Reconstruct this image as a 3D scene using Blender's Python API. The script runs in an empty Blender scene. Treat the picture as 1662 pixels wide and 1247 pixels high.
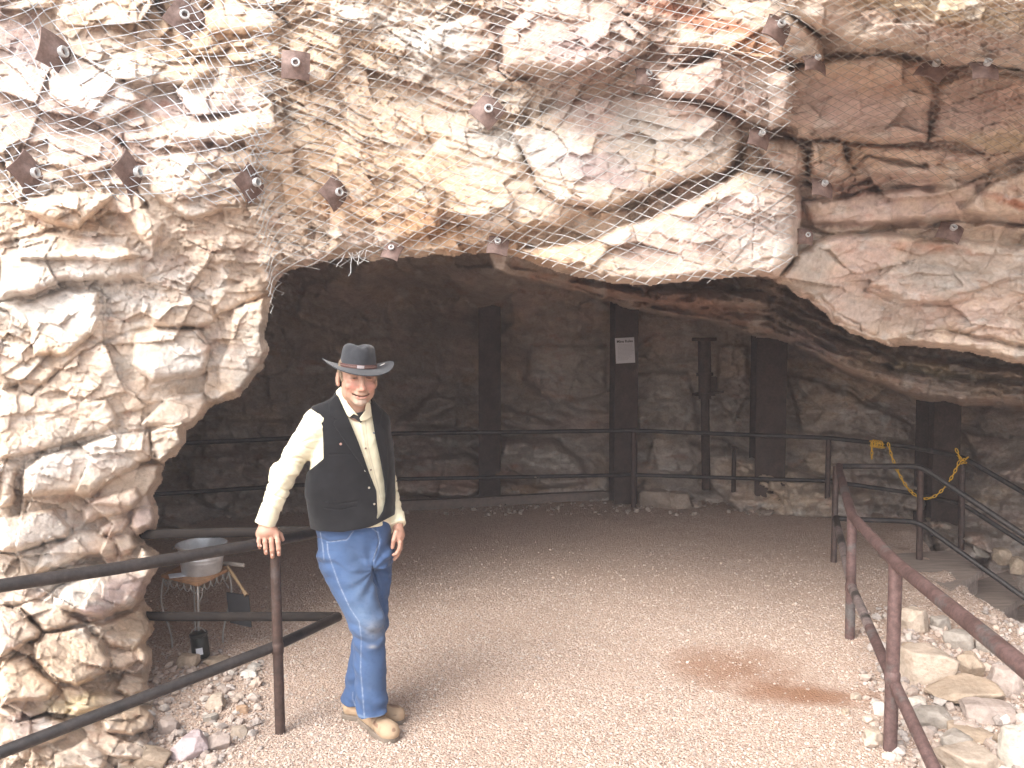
import bpy, math, random
import numpy as np
import openvdb
from mathutils import Vector
F32 = np.float32
random.seed(7)
RNG = np.random.default_rng(7)
scene = bpy.context.scene
COL = scene.collection

# ------------------------------------------------------------------ camera
CAM_H = 1.9; FPX = 1293.0; PITCH = math.radians(3.08)
cam_data = bpy.data.cameras.new('camera'); cam = bpy.data.objects.new('camera', cam_data); COL.objects.link(cam)
cam.location = (0, 0, CAM_H); cam.rotation_euler = (math.radians(90) - PITCH, 0, 0)
cam_data.sensor_width = 36; cam_data.lens = 36 * FPX / 1662; cam_data.clip_end = 500; cam_data.clip_start = 0.05
scene.camera = cam
CP, SP = math.cos(PITCH), math.sin(PITCH)

def rays(u, v):                                    # photo pixel -> world slope (x/y, z/y)
    a = (np.asarray(u, float) - 831) / FPX; b = -(np.asarray(v, float) - 623.5) / FPX
    dy = CP + b * SP; dz = -SP + b * CP
    return a / dy, dz / dy
def PA(u, v, d):
    sx, sz = rays(u, v)
    return np.stack([sx * d, np.broadcast_to(d, np.shape(sx)) * 1.0, CAM_H + sz * d], -1)
def P(u, v, d):
    p = PA(u, v, d); return Vector((float(p[0]), float(p[1]), float(p[2])))
def G(u, v, z=0.0):
    sx, sz = rays(u, v); d = (z - CAM_H) / float(sz); return Vector((float(sx) * d, d, z))
def PZ(u, d, z):                                   # point at pixel column u, depth d, height z
    return Vector(((u - 831) / FPX * (d * CP + (CAM_H - z) * SP), d, z))
def DZ(v, z):                                      # depth where height z shows at pixel row v
    return (z - CAM_H) / float(rays(831, v)[1])

# ------------------------------------------------------------------ noise
TAB = RNG.random((64, 64, 64)).astype(F32) * 2 - 1
def vnoise(x, y, z):
    x = np.asarray(x, F32); y = np.asarray(y, F32); z = np.asarray(z, F32)
    x, y, z = np.broadcast_arrays(x, y, z)
    xi = np.floor(x).astype(np.int32); yi = np.floor(y).astype(np.int32); zi = np.floor(z).astype(np.int32)
    fx = x - xi; fy = y - yi; fz = z - zi
    fx = fx * fx * (3 - 2 * fx); fy = fy * fy * (3 - 2 * fy); fz = fz * fz * (3 - 2 * fz)
    x0 = xi & 63; x1 = (xi + 1) & 63; y0 = yi & 63; y1 = (yi + 1) & 63; z0 = zi & 63; z1 = (zi + 1) & 63
    a = TAB[x0, y0, z0] * (1 - fx) + TAB[x1, y0, z0] * fx
    b = TAB[x0, y1, z0] * (1 - fx) + TAB[x1, y1, z0] * fx
    c = TAB[x0, y0, z1] * (1 - fx) + TAB[x1, y0, z1] * fx
    d = TAB[x0, y1, z1] * (1 - fx) + TAB[x1, y1, z1] * fx
    return (a * (1 - fy) + b * fy) * (1 - fz) + (c * (1 - fy) + d * fy) * fz
def fbm(x, y, z, o=4, g=0.5, ridge=False):
    s = 0; a = 1.0; t = 0
    for k in range(o):
        n = vnoise(x * 2 ** k + 7.3 * k, y * 2 ** k + 3.1 * k, z * 2 ** k + 5.7 * k)
        if ridge: n = 1 - 2 * np.abs(n)
        s = s + a * n; t += a; a *= g
    return s / t
def hsh(i, j, k):
    h = (i * 374761393 + j * 668265263 + k * 2147483647) & 0xffffffff
    h = ((h ^ (h >> 13)) * 1274126177) & 0xffffffff
    h = ((h ^ (h >> 16)) * 2246822519) & 0xffffffff
    return ((h >> 7) & 0xffffff).astype(F32) / F32(0xffffff)
def facets(x, y, seed):
    """2-D cells, each with its own random height and tilt; returns (height, distance to the cell edge, random of the cell)"""
    xi = np.floor(x).astype(np.int64); yi = np.floor(y).astype(np.int64)
    best = np.full(x.shape, 9.0, F32); sec = best.copy(); val = np.zeros(x.shape, F32); rid = val.copy()
    for a in (-1, 0, 1):
        for b in (-1, 0, 1):
            i = xi + a; j = yi + b
            px = i + 0.15 + 0.7 * hsh(i, j, seed * 7 + 1); py = j + 0.15 + 0.7 * hsh(i, j, seed * 7 + 2)
            dx = (x - px).astype(F32); dy = (y - py).astype(F32); d = dx * dx + dy * dy
            r = hsh(i, j, seed * 7 + 3)
            h = (r * 2 - 1) * 0.6 + dx * (hsh(i, j, seed * 7 + 4) * 2 - 1) * 1.1 + dy * (hsh(i, j, seed * 7 + 5) * 1.6 - 0.5) * 1.1
            m = d < best
            sec = np.where(m, best, np.minimum(sec, d)); val = np.where(m, h, val); rid = np.where(m, r, rid); best = np.where(m, d, best)
    return val, np.sqrt(sec) - np.sqrt(best), rid
def sstep(a, b, x):
    t = np.clip((x - a) / (b - a), 0, 1); return t * t * (3 - 2 * t)

# ------------------------------------------------------------------ polygons in photo pixels
def poly_dist(u, v, pts):
    """signed distance in pixels, positive inside"""
    pts = np.array(pts, float); n = len(pts); best = np.full(u.shape, 1e9); ins = np.zeros(u.shape, bool)
    for i in range(n):
        ax, ay = pts[i]; bx, by = pts[(i + 1) % n]; ex, ey = bx - ax, by - ay
        t = np.clip(((u - ax) * ex + (v - ay) * ey) / (ex * ex + ey * ey + 1e-9), 0, 1)
        best = np.minimum(best, (u - ax - t * ex) ** 2 + (v - ay - t * ey) ** 2)
        c = ((ay > v) != (by > v)) & (u < (bx - ax) * (v - ay) / (by - ay + 1e-12) + ax)
        ins ^= c
    return np.where(ins, 1, -1) * np.sqrt(best)
def line_dist(u, v, pts):
    best = np.full(u.shape, 1e9)
    for (ax, ay), (bx, by) in zip(pts[:-1], pts[1:]):
        ex, ey = bx - ax, by - ay
        t = np.clip(((u - ax) * ex + (v - ay) * ey) / (ex * ex + ey * ey + 1e-9), 0, 1)
        best = np.minimum(best, (u - ax - t * ex) ** 2 + (v - ay - t * ey) ** 2)
    return np.sqrt(best)
def rbf(ctrl):
    c = np.array(ctrl, float); X = c[:, :2] / 500
    r = np.sqrt(((X[:, None] - X[None]) ** 2).sum(-1)); n = len(c)
    A = np.zeros((n + 3, n + 3)); A[:n, :n] = r - 0.02 * np.eye(n) * 0; A[:n, n] = 1; A[:n, n + 1:] = X; A[n, :n] = 1; A[n + 1:, :n] = X.T
    w = np.linalg.solve(A, np.append(c[:, 2], [0, 0, 0]))
    def f(u, v):
        s = w[n] + w[n + 1] * u / 500 + w[n + 2] * v / 500
        for k in range(n): s = s + w[k] * np.hypot(u / 500 - X[k, 0], v / 500 - X[k, 1])
        return s
    return f

# ------------------------------------------------------------------ objects
def tag(o, label=None, cat=None, group=None, kind=None):
    if label: o['label'] = label
    if cat: o['category'] = cat
    if group: o['group'] = group
    if kind: o['kind'] = kind
    return o
def link(name, me, mat=None, parent=None):
    o = bpy.data.objects.new(name, me); COL.objects.link(o)
    if mat is not None and me is not None: me.materials.append(mat)
    if parent is not None:
        o.parent = parent; o.matrix_parent_inverse = parent_inv(parent)
    return o
def world_of(p):
    from mathutils import Matrix
    m = Matrix.LocRotScale(p.location, p.rotation_euler, p.scale)
    return world_of(p.parent) @ p.matrix_parent_inverse @ m if p.parent else m
def parent_inv(p): return world_of(p).inverted()
def empty(name, loc, label, cat, group=None, kind=None):
    o = bpy.data.objects.new(name, None); COL.objects.link(o); o.location = loc; o.empty_display_size = 0.1
    return tag(o, label, cat, group, kind)
def np_mesh(name, V, quads=None, tris=None, smooth=True, col=None):
    me = bpy.data.meshes.new(name); V = np.ascontiguousarray(V, F32).reshape(-1, 3)
    parts = [(np.ascontiguousarray(f, np.int32).reshape(-1, k), k) for f, k in ((quads, 4), (tris, 3)) if f is not None and len(f)]
    nl = sum(f.size for f, k in parts); nf = sum(len(f) for f, k in parts)
    me.vertices.add(len(V)); me.vertices.foreach_set('co', V.ravel())
    me.loops.add(nl); me.loops.foreach_set('vertex_index', np.concatenate([f.ravel() for f, k in parts]))
    me.polygons.add(nf)
    tot = np.concatenate([np.full(len(f), k, np.int32) for f, k in parts])
    me.polygons.foreach_set('loop_start', np.concatenate([[0], np.cumsum(tot)[:-1]]).astype(np.int32))
    me.polygons.foreach_set('use_smooth', np.full(nf, smooth, bool))
    me.update(calc_edges=True); me.validate()
    if col is not None:
        at = me.color_attributes.new('Col', 'FLOAT_COLOR', 'POINT')
        c = np.ones((len(V), 4), F32); c[:, :3] = col; at.data.foreach_set('color', c.ravel())
    return me
class MB:
    """collects simple shapes; build() links them as ONE mesh object"""
    def __init__(s): s.v = []; s.f = []; s.n = 0
    def add(s, V, F):
        V = [tuple(p) for p in V]; s.v += V; s.f += [tuple(i + s.n for i in f) for f in F]; s.n += len(V); return s
    def tube(s, pts, r, n=10, caps=True, closed=False):
        pts = [Vector(p) for p in pts]; m = len(pts); rs = r if isinstance(r, (list, tuple)) else [r] * m
        V = []; up = None
        for i, p in enumerate(pts):
            a = pts[i - 1] if (i > 0 or closed) else p; b = pts[(i + 1) % m] if (i < m - 1 or closed) else p
            t = (b - a).normalized()
            if up is None:
                up = Vector((0, 0, 1)) if abs(t.z) < .9 else Vector((1, 0, 0))
            x = up - t * up.dot(t)
            if x.length < 1e-5: x = t.orthogonal()
            x.normalize(); up = x; y = t.cross(x)
            for k in range(n):
                w = 2 * math.pi * k / n; V.append(p + (x * math.cos(w) + y * math.sin(w)) * rs[i])
        F = []
        for i in range(m if closed else m - 1):
            for k in range(n):
                a = i * n + k; b = i * n + (k + 1) % n; c = ((i + 1) % m) * n
                F.append((a, b, c + (k + 1) % n, c + k))
        if caps and not closed: F += [tuple(range(n))[::-1], tuple((m - 1) * n + k for k in range(n))]
        return s.add(V, F)
    def box(s, c, size, rot=None, bev=0.0):
        c = Vector(c); hx, hy, hz = [q / 2 for q in size]
        if bev <= 0:
            V = [Vector((x, y, z)) for x in (-hx, hx) for y in (-hy, hy) for z in (-hz, hz)]
            F = [(0, 1, 3, 2), (4, 6, 7, 5), (0, 4, 5, 1), (2, 3, 7, 6), (0, 2, 6, 4), (1, 5, 7, 3)]
        else:
            import bmesh
            bm = bmesh.new(); bmesh.ops.create_cube(bm, size=1)
            for w in bm.verts: w.co = Vector((w.co.x * size[0], w.co.y * size[1], w.co.z * size[2]))
            bmesh.ops.bevel(bm, geom=list(bm.edges), offset=bev, segments=2, affect='EDGES')
            V = [w.co.copy() for w in bm.verts]; F = [tuple(w.index for w in f.verts) for f in bm.faces]; bm.free()
        if rot is not None: V = [rot @ w for w in V]
        return s.add([w + c for w in V], F)
    def lathe(s, c, prof, n=24, rot=None):
        c = Vector(c); V = []; F = []
        for r, z in prof:
            for k in range(n):
                w = 2 * math.pi * k / n; V.append(Vector((r * math.cos(w), r * math.sin(w), z)))
        for i in range(len(prof) - 1):
            for k in range(n): F.append((i * n + k, i * n + (k + 1) % n, (i + 1) * n + (k + 1) % n, (i + 1) * n + k))
        if rot is not None: V = [rot @ w for w in V]
        return s.add([w + c for w in V], F)
    def build(s, name, mat, parent=None, smooth=True, sub=0):
        me = bpy.data.meshes.new(name); me.from_pydata(s.v, [], s.f); me.update()
        me.polygons.foreach_set('use_smooth', [smooth] * len(me.polygons))
        if smooth:
            try: me.set_sharp_from_angle(angle=math.radians(40))
            except Exception: pass
        return link(name, me, mat, parent)

# ------------------------------------------------------------------ materials
class NT:
    def __init__(s, name):
        s.m = bpy.data.materials.new(name); s.m.use_nodes = True; s.t = s.m.node_tree; s.b = s.t.nodes['Principled BSDF']
        s.tc = s.t.nodes.new('ShaderNodeTexCoord')
    def n(s, typ, **k):
        o = s.t.nodes.new('ShaderNode' + typ)
        for a, b in k.items():
            if a.startswith('i_'):
                key = a[2:]; key = int(key) if key.isdigit() else key
                if isinstance(b, bpy.types.NodeSocket): s.t.links.new(b, o.inputs[key])
                else: o.inputs[key].default_value = b
            else: setattr(o, a, b)
        return o
    def noise(s, scale, detail=4, rough=.55, co=None, dist=0.0):
        o = s.n('TexNoise'); o.inputs['Scale'].default_value = scale; o.inputs['Detail'].default_value = detail
        o.inputs['Roughness'].default_value = rough; o.inputs['Distortion'].default_value = dist
        s.t.links.new(co if co is not None else s.tc.outputs['Object'], o.inputs['Vector']); return o
    def map(s, sc, rot=(0, 0, 0)):
        o = s.n('Mapping'); s.t.links.new(s.tc.outputs['Object'], o.inputs['Vector'])
        o.inputs['Scale'].default_value = sc; o.inputs['Rotation'].default_value = rot; return o.outputs[0]
    def ramp(s, fac, stops):
        o = s.n('ValToRGB'); s.t.links.new(fac, o.inputs[0]); e = o.color_ramp.elements
        while len(e) < len(stops): e.new(0.5)
        for i, (p, c) in enumerate(stops):
            e[i].position = p; e[i].color = (*c, 1) if len(c) == 3 else c
        return o.outputs[0]
    def mix(s, fac, a, b, mode='MIX'):
        o = s.n('Mix', data_type='RGBA', blend_type=mode)
        for sock, val in ((o.inputs[0], fac), (o.inputs[6], a), (o.inputs[7], b)):
            if isinstance(val, bpy.types.NodeSocket): s.t.links.new(val, sock)
            else: sock.default_value = (*val, 1) if isinstance(val, tuple) and len(val) == 3 else val
        return o.outputs[2]
    def bump(s, h, strength=.5, dist=.01, normal=None):
        o = s.n('Bump'); o.inputs['Strength'].default_value = strength; o.inputs['Distance'].default_value = dist
        s.t.links.new(h, o.inputs['Height'])
        if normal is not None: s.t.links.new(normal, o.inputs['Normal'])
        return o.outputs[0]
    def set(s, **k):
        for a, b in k.items():
            key = {'color': 'Base Color', 'rough': 'Roughness', 'metal': 'Metallic', 'normal': 'Normal', 'spec': 'Specular IOR Level', 'sss': 'Subsurface Weight', 'sheen': 'Sheen Weight', 'trans': 'Transmission Weight'}[a]
            if isinstance(b, bpy.types.NodeSocket): s.t.links.new(b, s.b.inputs[key])
            else: s.b.inputs[key].default_value = (*b, 1) if isinstance(b, tuple) and len(b) == 3 else b
        return s.m
    def attr(s, name='Col'):
        o = s.n('VertexColor'); o.layer_name = name; return o.outputs[0]

def mat_rock(name, tint=None):
    m = NT(name); c = m.attr()
    n1 = m.noise(5, 6, .6); v1 = m.ramp(n1.outputs[0], [(.3, (.86, .85, .83)), (.5, (1, 1, 1)), (.72, (1.1, 1.1, 1.1))])
    c = m.mix(1.0, c, v1, 'MULTIPLY')
    n2 = m.noise(34, 5, .65); v2 = m.ramp(n2.outputs[0], [(.35, (.8, .78, .76)), (.55, (1.02, 1.02, 1.02)), (.7, (1.12, 1.12, 1.12))])
    c = m.mix(.8, c, v2, 'MULTIPLY')
    n5 = m.noise(11, 4, .6, m.map((1, 1, 2.6), (0, .3, 0))); v5 = m.ramp(n5.outputs[0], [(.55, (0, 0, 0)), (.68, (1, 1, 1))])
    f5 = m.n('Math', operation='MULTIPLY', i_1=.18); m.t.links.new(v5, f5.inputs[0])
    c = m.mix(f5.outputs[0], c, (.42, .27, .17))
    n3 = m.noise(60, 8, .7, m.map((1, 1, 1.8))); n4 = m.noise(230, 4, .6)
    b = m.bump(n3.outputs[0], .55, .022); b = m.bump(n4.outputs[0], .45, .006, b)
    return m.set(color=c, rough=.93, normal=b, spec=.15)
STEP = 1.9; EXPOSURE = 1.86; HAZE = 0.0055
# ================================================================== ROCK FACE round the cave mouth
TILE = {1: (0, 0, 2.968), 2: (560, 0, 2.598), 3: (1100, 0, 2.598), 4: (0, 380, 2.835), 5: (0, 800, 2.79), 6: (1240, 420, 2.834), 0: (0, 0, 1.0)}
def tp(t, pts):
    x, y, s = TILE[t]; return [(x + a / s, y + b / s) for a, b in pts]
OPEN = [(470, 440), (505, 432), (540, 423), (575, 417), (600, 424), (640, 420), (700, 417), (760, 413), (800, 411), (830, 416), (880, 434), (940, 452), (1000, 461), (1060, 464), (1120, 457),
        (1180, 452), (1240, 450), (1262, 460), (1290, 478), (1316, 490), (1330, 505), (1350, 522), (1376, 541), (1404, 548), (1425, 558), (1446, 565), (1462, 563), (1472, 561), (1530, 568),
        (1580, 574), (1620, 586), (1662, 592), (1800, 625), (2700, 800), (2700, 1700), (-60, 1700), (-60, 1500), (160, 1330), (240, 1247), (252, 1200), (248, 1175), (262, 1150), (255, 1130), (240, 1110), (246, 1090), (248, 1065), (240, 1045), (250, 1025),
        (252, 1010), (243, 985), (235, 970), (241, 950), (258, 925), (262, 905), (255, 893), (236, 880), (226, 870), (252, 860), (258, 842), (257, 822), (250, 805), (262, 780),
        (270, 752), (288, 737), (302, 722), (303, 700), (328, 684), (340, 664), (370, 651), (392, 646), (403, 625), (430, 597), (437, 565), (432, 540), (440, 500), (444, 474), (455, 452)]
DC = [(0, 0, 4.75), (220, 0, 4.7), (450, 0, 4.65), (700, 0, 4.5), (950, 0, 4.25), (1150, 0, 4.1), (1350, 0, 3.45), (1662, 0, 3.0),
      (0, 200, 4.5), (250, 200, 4.6), (500, 200, 4.6), (750, 200, 4.55), (1000, 200, 4.45), (1250, 200, 4.4), (1450, 180, 4.15), (1662, 180, 3.85),
      (0, 400, 4.3), (200, 400, 4.35), (430, 400, 4.75), (600, 400, 4.8), (800, 400, 4.7), (1000, 430, 4.6), (1280, 430, 4.7), (1450, 400, 4.85), (1662, 380, 4.7), (1450, 540, 5.45), (1662, 580, 5.35),
      (0, 600, 4.15), (250, 600, 4.35), (420, 580, 4.8), (0, 800, 4.0), (250, 800, 4.5), (0, 1000, 3.85), (150, 1000, 4.1), (250, 1000, 4.5), (0, 1150, 3.42), (150, 1150, 3.62), (250, 1130, 4.05),
      (0, 1247, 3.25), (120, 1247, 3.36), (225, 1247, 3.46), (-200, 400, 4.1), (-200, 1100, 3.4), (1900, 300, 4.1), (1900, 600, 5.0), (2100, 600, 4.8), (-60, 1400, 3.05), (300, 1400, 3.1), (800, 900, 4.6), (1300, 900, 4.6)]
# (tile, height m, edge px, tilt_x, tilt_y, polygon)
BL = [
 (4, .16, 10, 0, .16, [(0, 100), (200, 80), (380, 60), (600, 70), (655, 120), (660, 200), (500, 215), (330, 215), (180, 270), (0, 300)]),
 (4, .10, 8, .05, .1, [(20, 330), (350, 255), (450, 270), (470, 400), (430, 470), (300, 560), (150, 570), (140, 440)]),
 (4, .17, 8, .1, .12, [(620, 450), (700, 430), (910, 440), (965, 520), (950, 640), (900, 660), (700, 690), (600, 600)]),
 (4, .12, 8, .1, 0, [(1070, 350), (1220, 290), (1260, 520), (1160, 690), (1100, 760), (1000, 780), (1000, 600), (1060, 480)]),
 (4, .12, 8, 0, .14, [(690, 390), (760, 330), (900, 290), (990, 320), (990, 400), (900, 440), (700, 425)]),
 (4, .07, 6, 0, .08, [(980, 260), (1200, 190), (1230, 280), (1080, 350), (990, 380)]),
 (4, .16, 9, 0, .16, [(110, 1080), (200, 1010), (600, 900), (690, 910), (690, 1040), (540, 1120), (420, 1210), (330, 1200), (100, 1200)]),
 (4, .15, 7, .06, .1, [(690, 910), (840, 860), (855, 960), (820, 1020), (730, 1045), (692, 1000)]),
 (4, .1, 7, .05, .08, [(780, 740), (940, 720), (960, 800), (900, 870), (740, 900), (640, 880)]),
 (4, .06, 6, 0, .08, [(0, 560), (130, 590), (260, 620), (200, 710), (110, 690), (0, 720)]),
 (4, .09, 8, .05, .1, [(0, 690), (120, 740), (240, 760), (500, 760), (560, 880), (200, 1000), (0, 1030)]),
 (4, .09, 6, .05, .08, [(490, 1130), (640, 1060), (760, 1050), (765, 1150), (700, 1260), (420, 1247)]),
 (4, .08, 6, 0, .1, [(0, 1050), (90, 1060), (60, 1240), (0, 1260)]),
 (5, .13, 8, 0, .12, [(100, 90), (240, 70), (320, 150), (300, 200), (90, 260), (0, 270), (0, 120)]),
 (5, .12, 7, .05, .1, [(375, 70), (440, 20), (610, -30), (640, 10), (600, 70), (480, 110), (380, 150)]),
 (5, .1, 6, 0, .1, [(450, 150), (570, 90), (590, 120), (560, 180), (500, 200), (450, 190)]),
 (5, .16, 7, .06, .1, [(600, 60), (715, 50), (722, 100), (712, 170), (620, 200), (590, 150)]),
 (5, .13, 8, 0, .12, [(180, 280), (330, 180), (440, 160), (520, 220), (520, 290), (400, 290), (280, 330), (150, 370)]),
 (5, .1, 6, 0, .1, [(510, 200), (600, 180), (620, 240), (590, 280), (540, 290)]),
 (5, .26, 10, .1, .18, [(250, 500), (300, 420), (430, 360), (600, 330), (640, 240), (700, 270), (735, 330), (680, 450), (600, 520), (470, 570), (380, 560), (270, 520)]),
 (5, .1, 8, 0, .1, [(90, 510), (250, 500), (360, 580), (370, 600), (200, 640), (150, 570)]),
 (5, .18, 8, 0, .14, [(-20, 510), (90, 515), (190, 630), (170, 670), (0, 740), (-20, 700)]),
 (5, .22, 8, .05, .14, [(150, 690), (210, 640), (380, 610), (470, 690), (505, 760), (480, 820), (350, 880), (250, 850), (160, 760)]),
 (5, .12, 8, .08, .05, [(390, 590), (640, 490), (715, 620), (680, 670), (600, 720), (500, 700), (430, 630)]),
 (5, .12, 6, 0, .08, [(510, 750), (600, 730), (620, 770), (560, 800), (500, 800)]),
 (5, .16, 6, .05, .1, [(620, 700), (690, 715), (695, 770), (650, 790), (620, 760)]),
 (5, .14, 7, 0, .12, [(300, 960), (430, 910), (570, 920), (560, 960), (450, 980), (340, 1000)]),
 (5, .2, 7, .05, .12, [(450, 1030), (640, 960), (700, 1000), (720, 1060), (600, 1100), (480, 1080)]),
 (5, .13, 7, 0, .12, [(0, 760), (130, 730), (160, 800), (260, 880), (220, 940), (0, 960)]),
 (5, .12, 7, 0, .12, [(20, 1060), (200, 1000), (330, 1040), (300, 1120), (100, 1150), (0, 1130)]),
 (5, .14, 7, 0, .12, [(480, 1140), (640, 1120), (700, 1160), (640, 1210), (500, 1200)]),
 (5, .12, 7, 0, .12, [(240, 1180), (400, 1120), (500, 1190), (470, 1260), (260, 1250)]),
 (5, .1, 7, 0, .1, [(560, 820), (680, 840), (690, 900), (600, 930), (520, 890)]),
 (1, .22, 8, .05, .1, [(140, 950), (330, 930), (560, 940), (480, 1010), (380, 1110), (270, 1090), (140, 1040)]),
 (1, .1, 8, 0, .14, [(90, 1100), (300, 1120), (560, 1170), (700, 1240), (600, 1260), (90, 1250)]),
 (1, .14, 8, .05, .12, [(560, 1000), (700, 1010), (790, 1080), (740, 1240), (620, 1080)]),
 (1, .12, 8, 0, .1, [(970, 50), (1300, 30), (1370, 120), (1300, 160), (1000, 160)]),
 (1, .1, 8, 0, .12, [(1400, 170), (1640, 160), (1680, 300), (1560, 400), (1380, 380)]),
 (1, .1, 9, 0, .12, [(560, 250), (860, 280), (1050, 330), (900, 420), (600, 400)]),
 (1, .1, 9, 0, .14, [(200, 200), (520, 320), (700, 480), (500, 600), (240, 480)]),
 (1, .1, 9, 0, .14, [(760, 560), (1060, 560), (1290, 520), (1400, 620), (1100, 690), (820, 680)]),
 (1, .08, 9, 0, .14, [(700, 760), (1000, 700), (1250, 740), (1180, 1000), (900, 1060), (720, 940)]),
 (1, .08, 7, 0, .12, [(230, 660), (540, 620), (640, 760), (420, 860), (240, 800)]),
 (2, .3, 12, -.05, .22, [(650, 190), (680, 110), (770, 40), (860, -60), (1100, -60), (1180, 60), (1290, 130), (1270, 220), (1120, 290), (900, 310), (680, 300)]),
 (2, .12, 6, 0, .12, [(340, 130), (450, 90), (560, 60), (640, 160), (600, 240), (480, 270), (380, 240)]),
 (2, .1, 7, 0, .1, [(-60, 10), (120, 50), (110, 120), (-60, 110)]),
 (0, .24, 8, 0, .26, [(835, 215), (880, 185), (930, 165), (1020, 150), (1110, 160), (1195, 190), (1207, 225), (1182, 280), (1140, 290), (1100, 300), (1030, 325), (965, 340), (905, 330), (870, 300)]),
 (2, .12, 14, 0, .16, [(420, 560), (700, 560), (830, 800), (1050, 890), (900, 960), (640, 1000), (380, 900), (300, 700)]),
 (2, .1, 14, 0, .1, [(0, 560), (260, 600), (420, 800), (400, 980), (120, 1060), (-60, 1060), (-60, 700)]),
 (0, .42, 12, .05, .2, [(840, 405), (900, 396), (960, 385), (1040, 355), (1130, 318), (1200, 275), (1262, 280), (1297, 303), (1302, 345), (1294, 415), (1262, 452), (1120, 462), (1060, 466), (1000, 462), (930, 448), (870, 425)]),
 (0, .3, 7, .1, .12, [(1062, 118), (1140, 100), (1180, 80), (1276, 94), (1289, 130), (1282, 190), (1255, 214), (1228, 204), (1195, 188), (1140, 160), (1075, 158)]),
 (3, .22, 9, 0, .12, [(380, 310), (560, 262), (700, 250), (860, 235), (1010, 260), (1080, 380), (1060, 480), (1050, 600), (860, 610), (700, 600), (560, 600), (380, 560)]),
 (3, .14, 9, 0, .14, [(1100, 350), (1250, 300), (1500, 330), (1500, 640), (1300, 650), (1200, 600), (1050, 600), (1090, 450)]),
 (3, .26, 6, 0, .1, [(320, 600), (480, 580), (548, 650), (540, 730), (500, 755), (400, 715)]),
 (3, .3, 6, 0, .1, [(560, 600), (690, 600), (730, 740), (640, 768), (552, 735)]),
 (3, .16, 7, 0, .1, [(700, 600), (1060, 620), (1300, 650), (1310, 735), (1100, 760), (800, 740), (730, 690)]),
 (3, .12, 7, 0, .12, [(520, 850), (900, 800), (1250, 770), (1300, 900), (900, 940), (560, 950)]),
 (3, .16, 7, 0, .12, [(1180, 880), (1300, 780), (1500, 690), (1500, 920), (1300, 930)]),
 (0, .3, 10, 0, .25, [(1290, 410), (1340, 384), (1420, 376), (1520, 385), (1680, 400), (1800, 420), (1800, 640), (1662, 596), (1600, 580), (1540, 572), (1475, 566), (1440, 566), (1350, 530), (1250, 456), (1285, 430)]),
 (6, .1, 5, 0, .1, [(190, 180), (300, 215), (330, 290), (460, 330), (600, 390), (610, 415), (560, 412), (400, 360), (200, 220)]),
 (6, .12, 6, 0, .14, [(650, 350), (830, 330), (1000, 370), (1250, 430), (1250, 520), (900, 420), (640, 400)]),
 (6, .1, 8, 0, .12, [(880, 290), (1000, 260), (1250, 290), (1250, 420), (1000, 360), (850, 330)]),
 (6, .08, 12, 0, .1, [(480, 120), (600, 20), (850, 40), (1000, 130), (900, 210), (640, 200)]),
 (0, .36, 10, 0, .25, [(1250, -60), (1800, -60), (1800, 125), (1662, 110), (1560, 100), (1480, 88), (1400, 76), (1330, 50), (1280, 20)]),
 (0, .2, 8, 0, .15, [(1100, 30), (1250, 0), (1330, 60), (1340, 100), (1290, 105), (1180, 85), (1100, 80)]),
]
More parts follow.
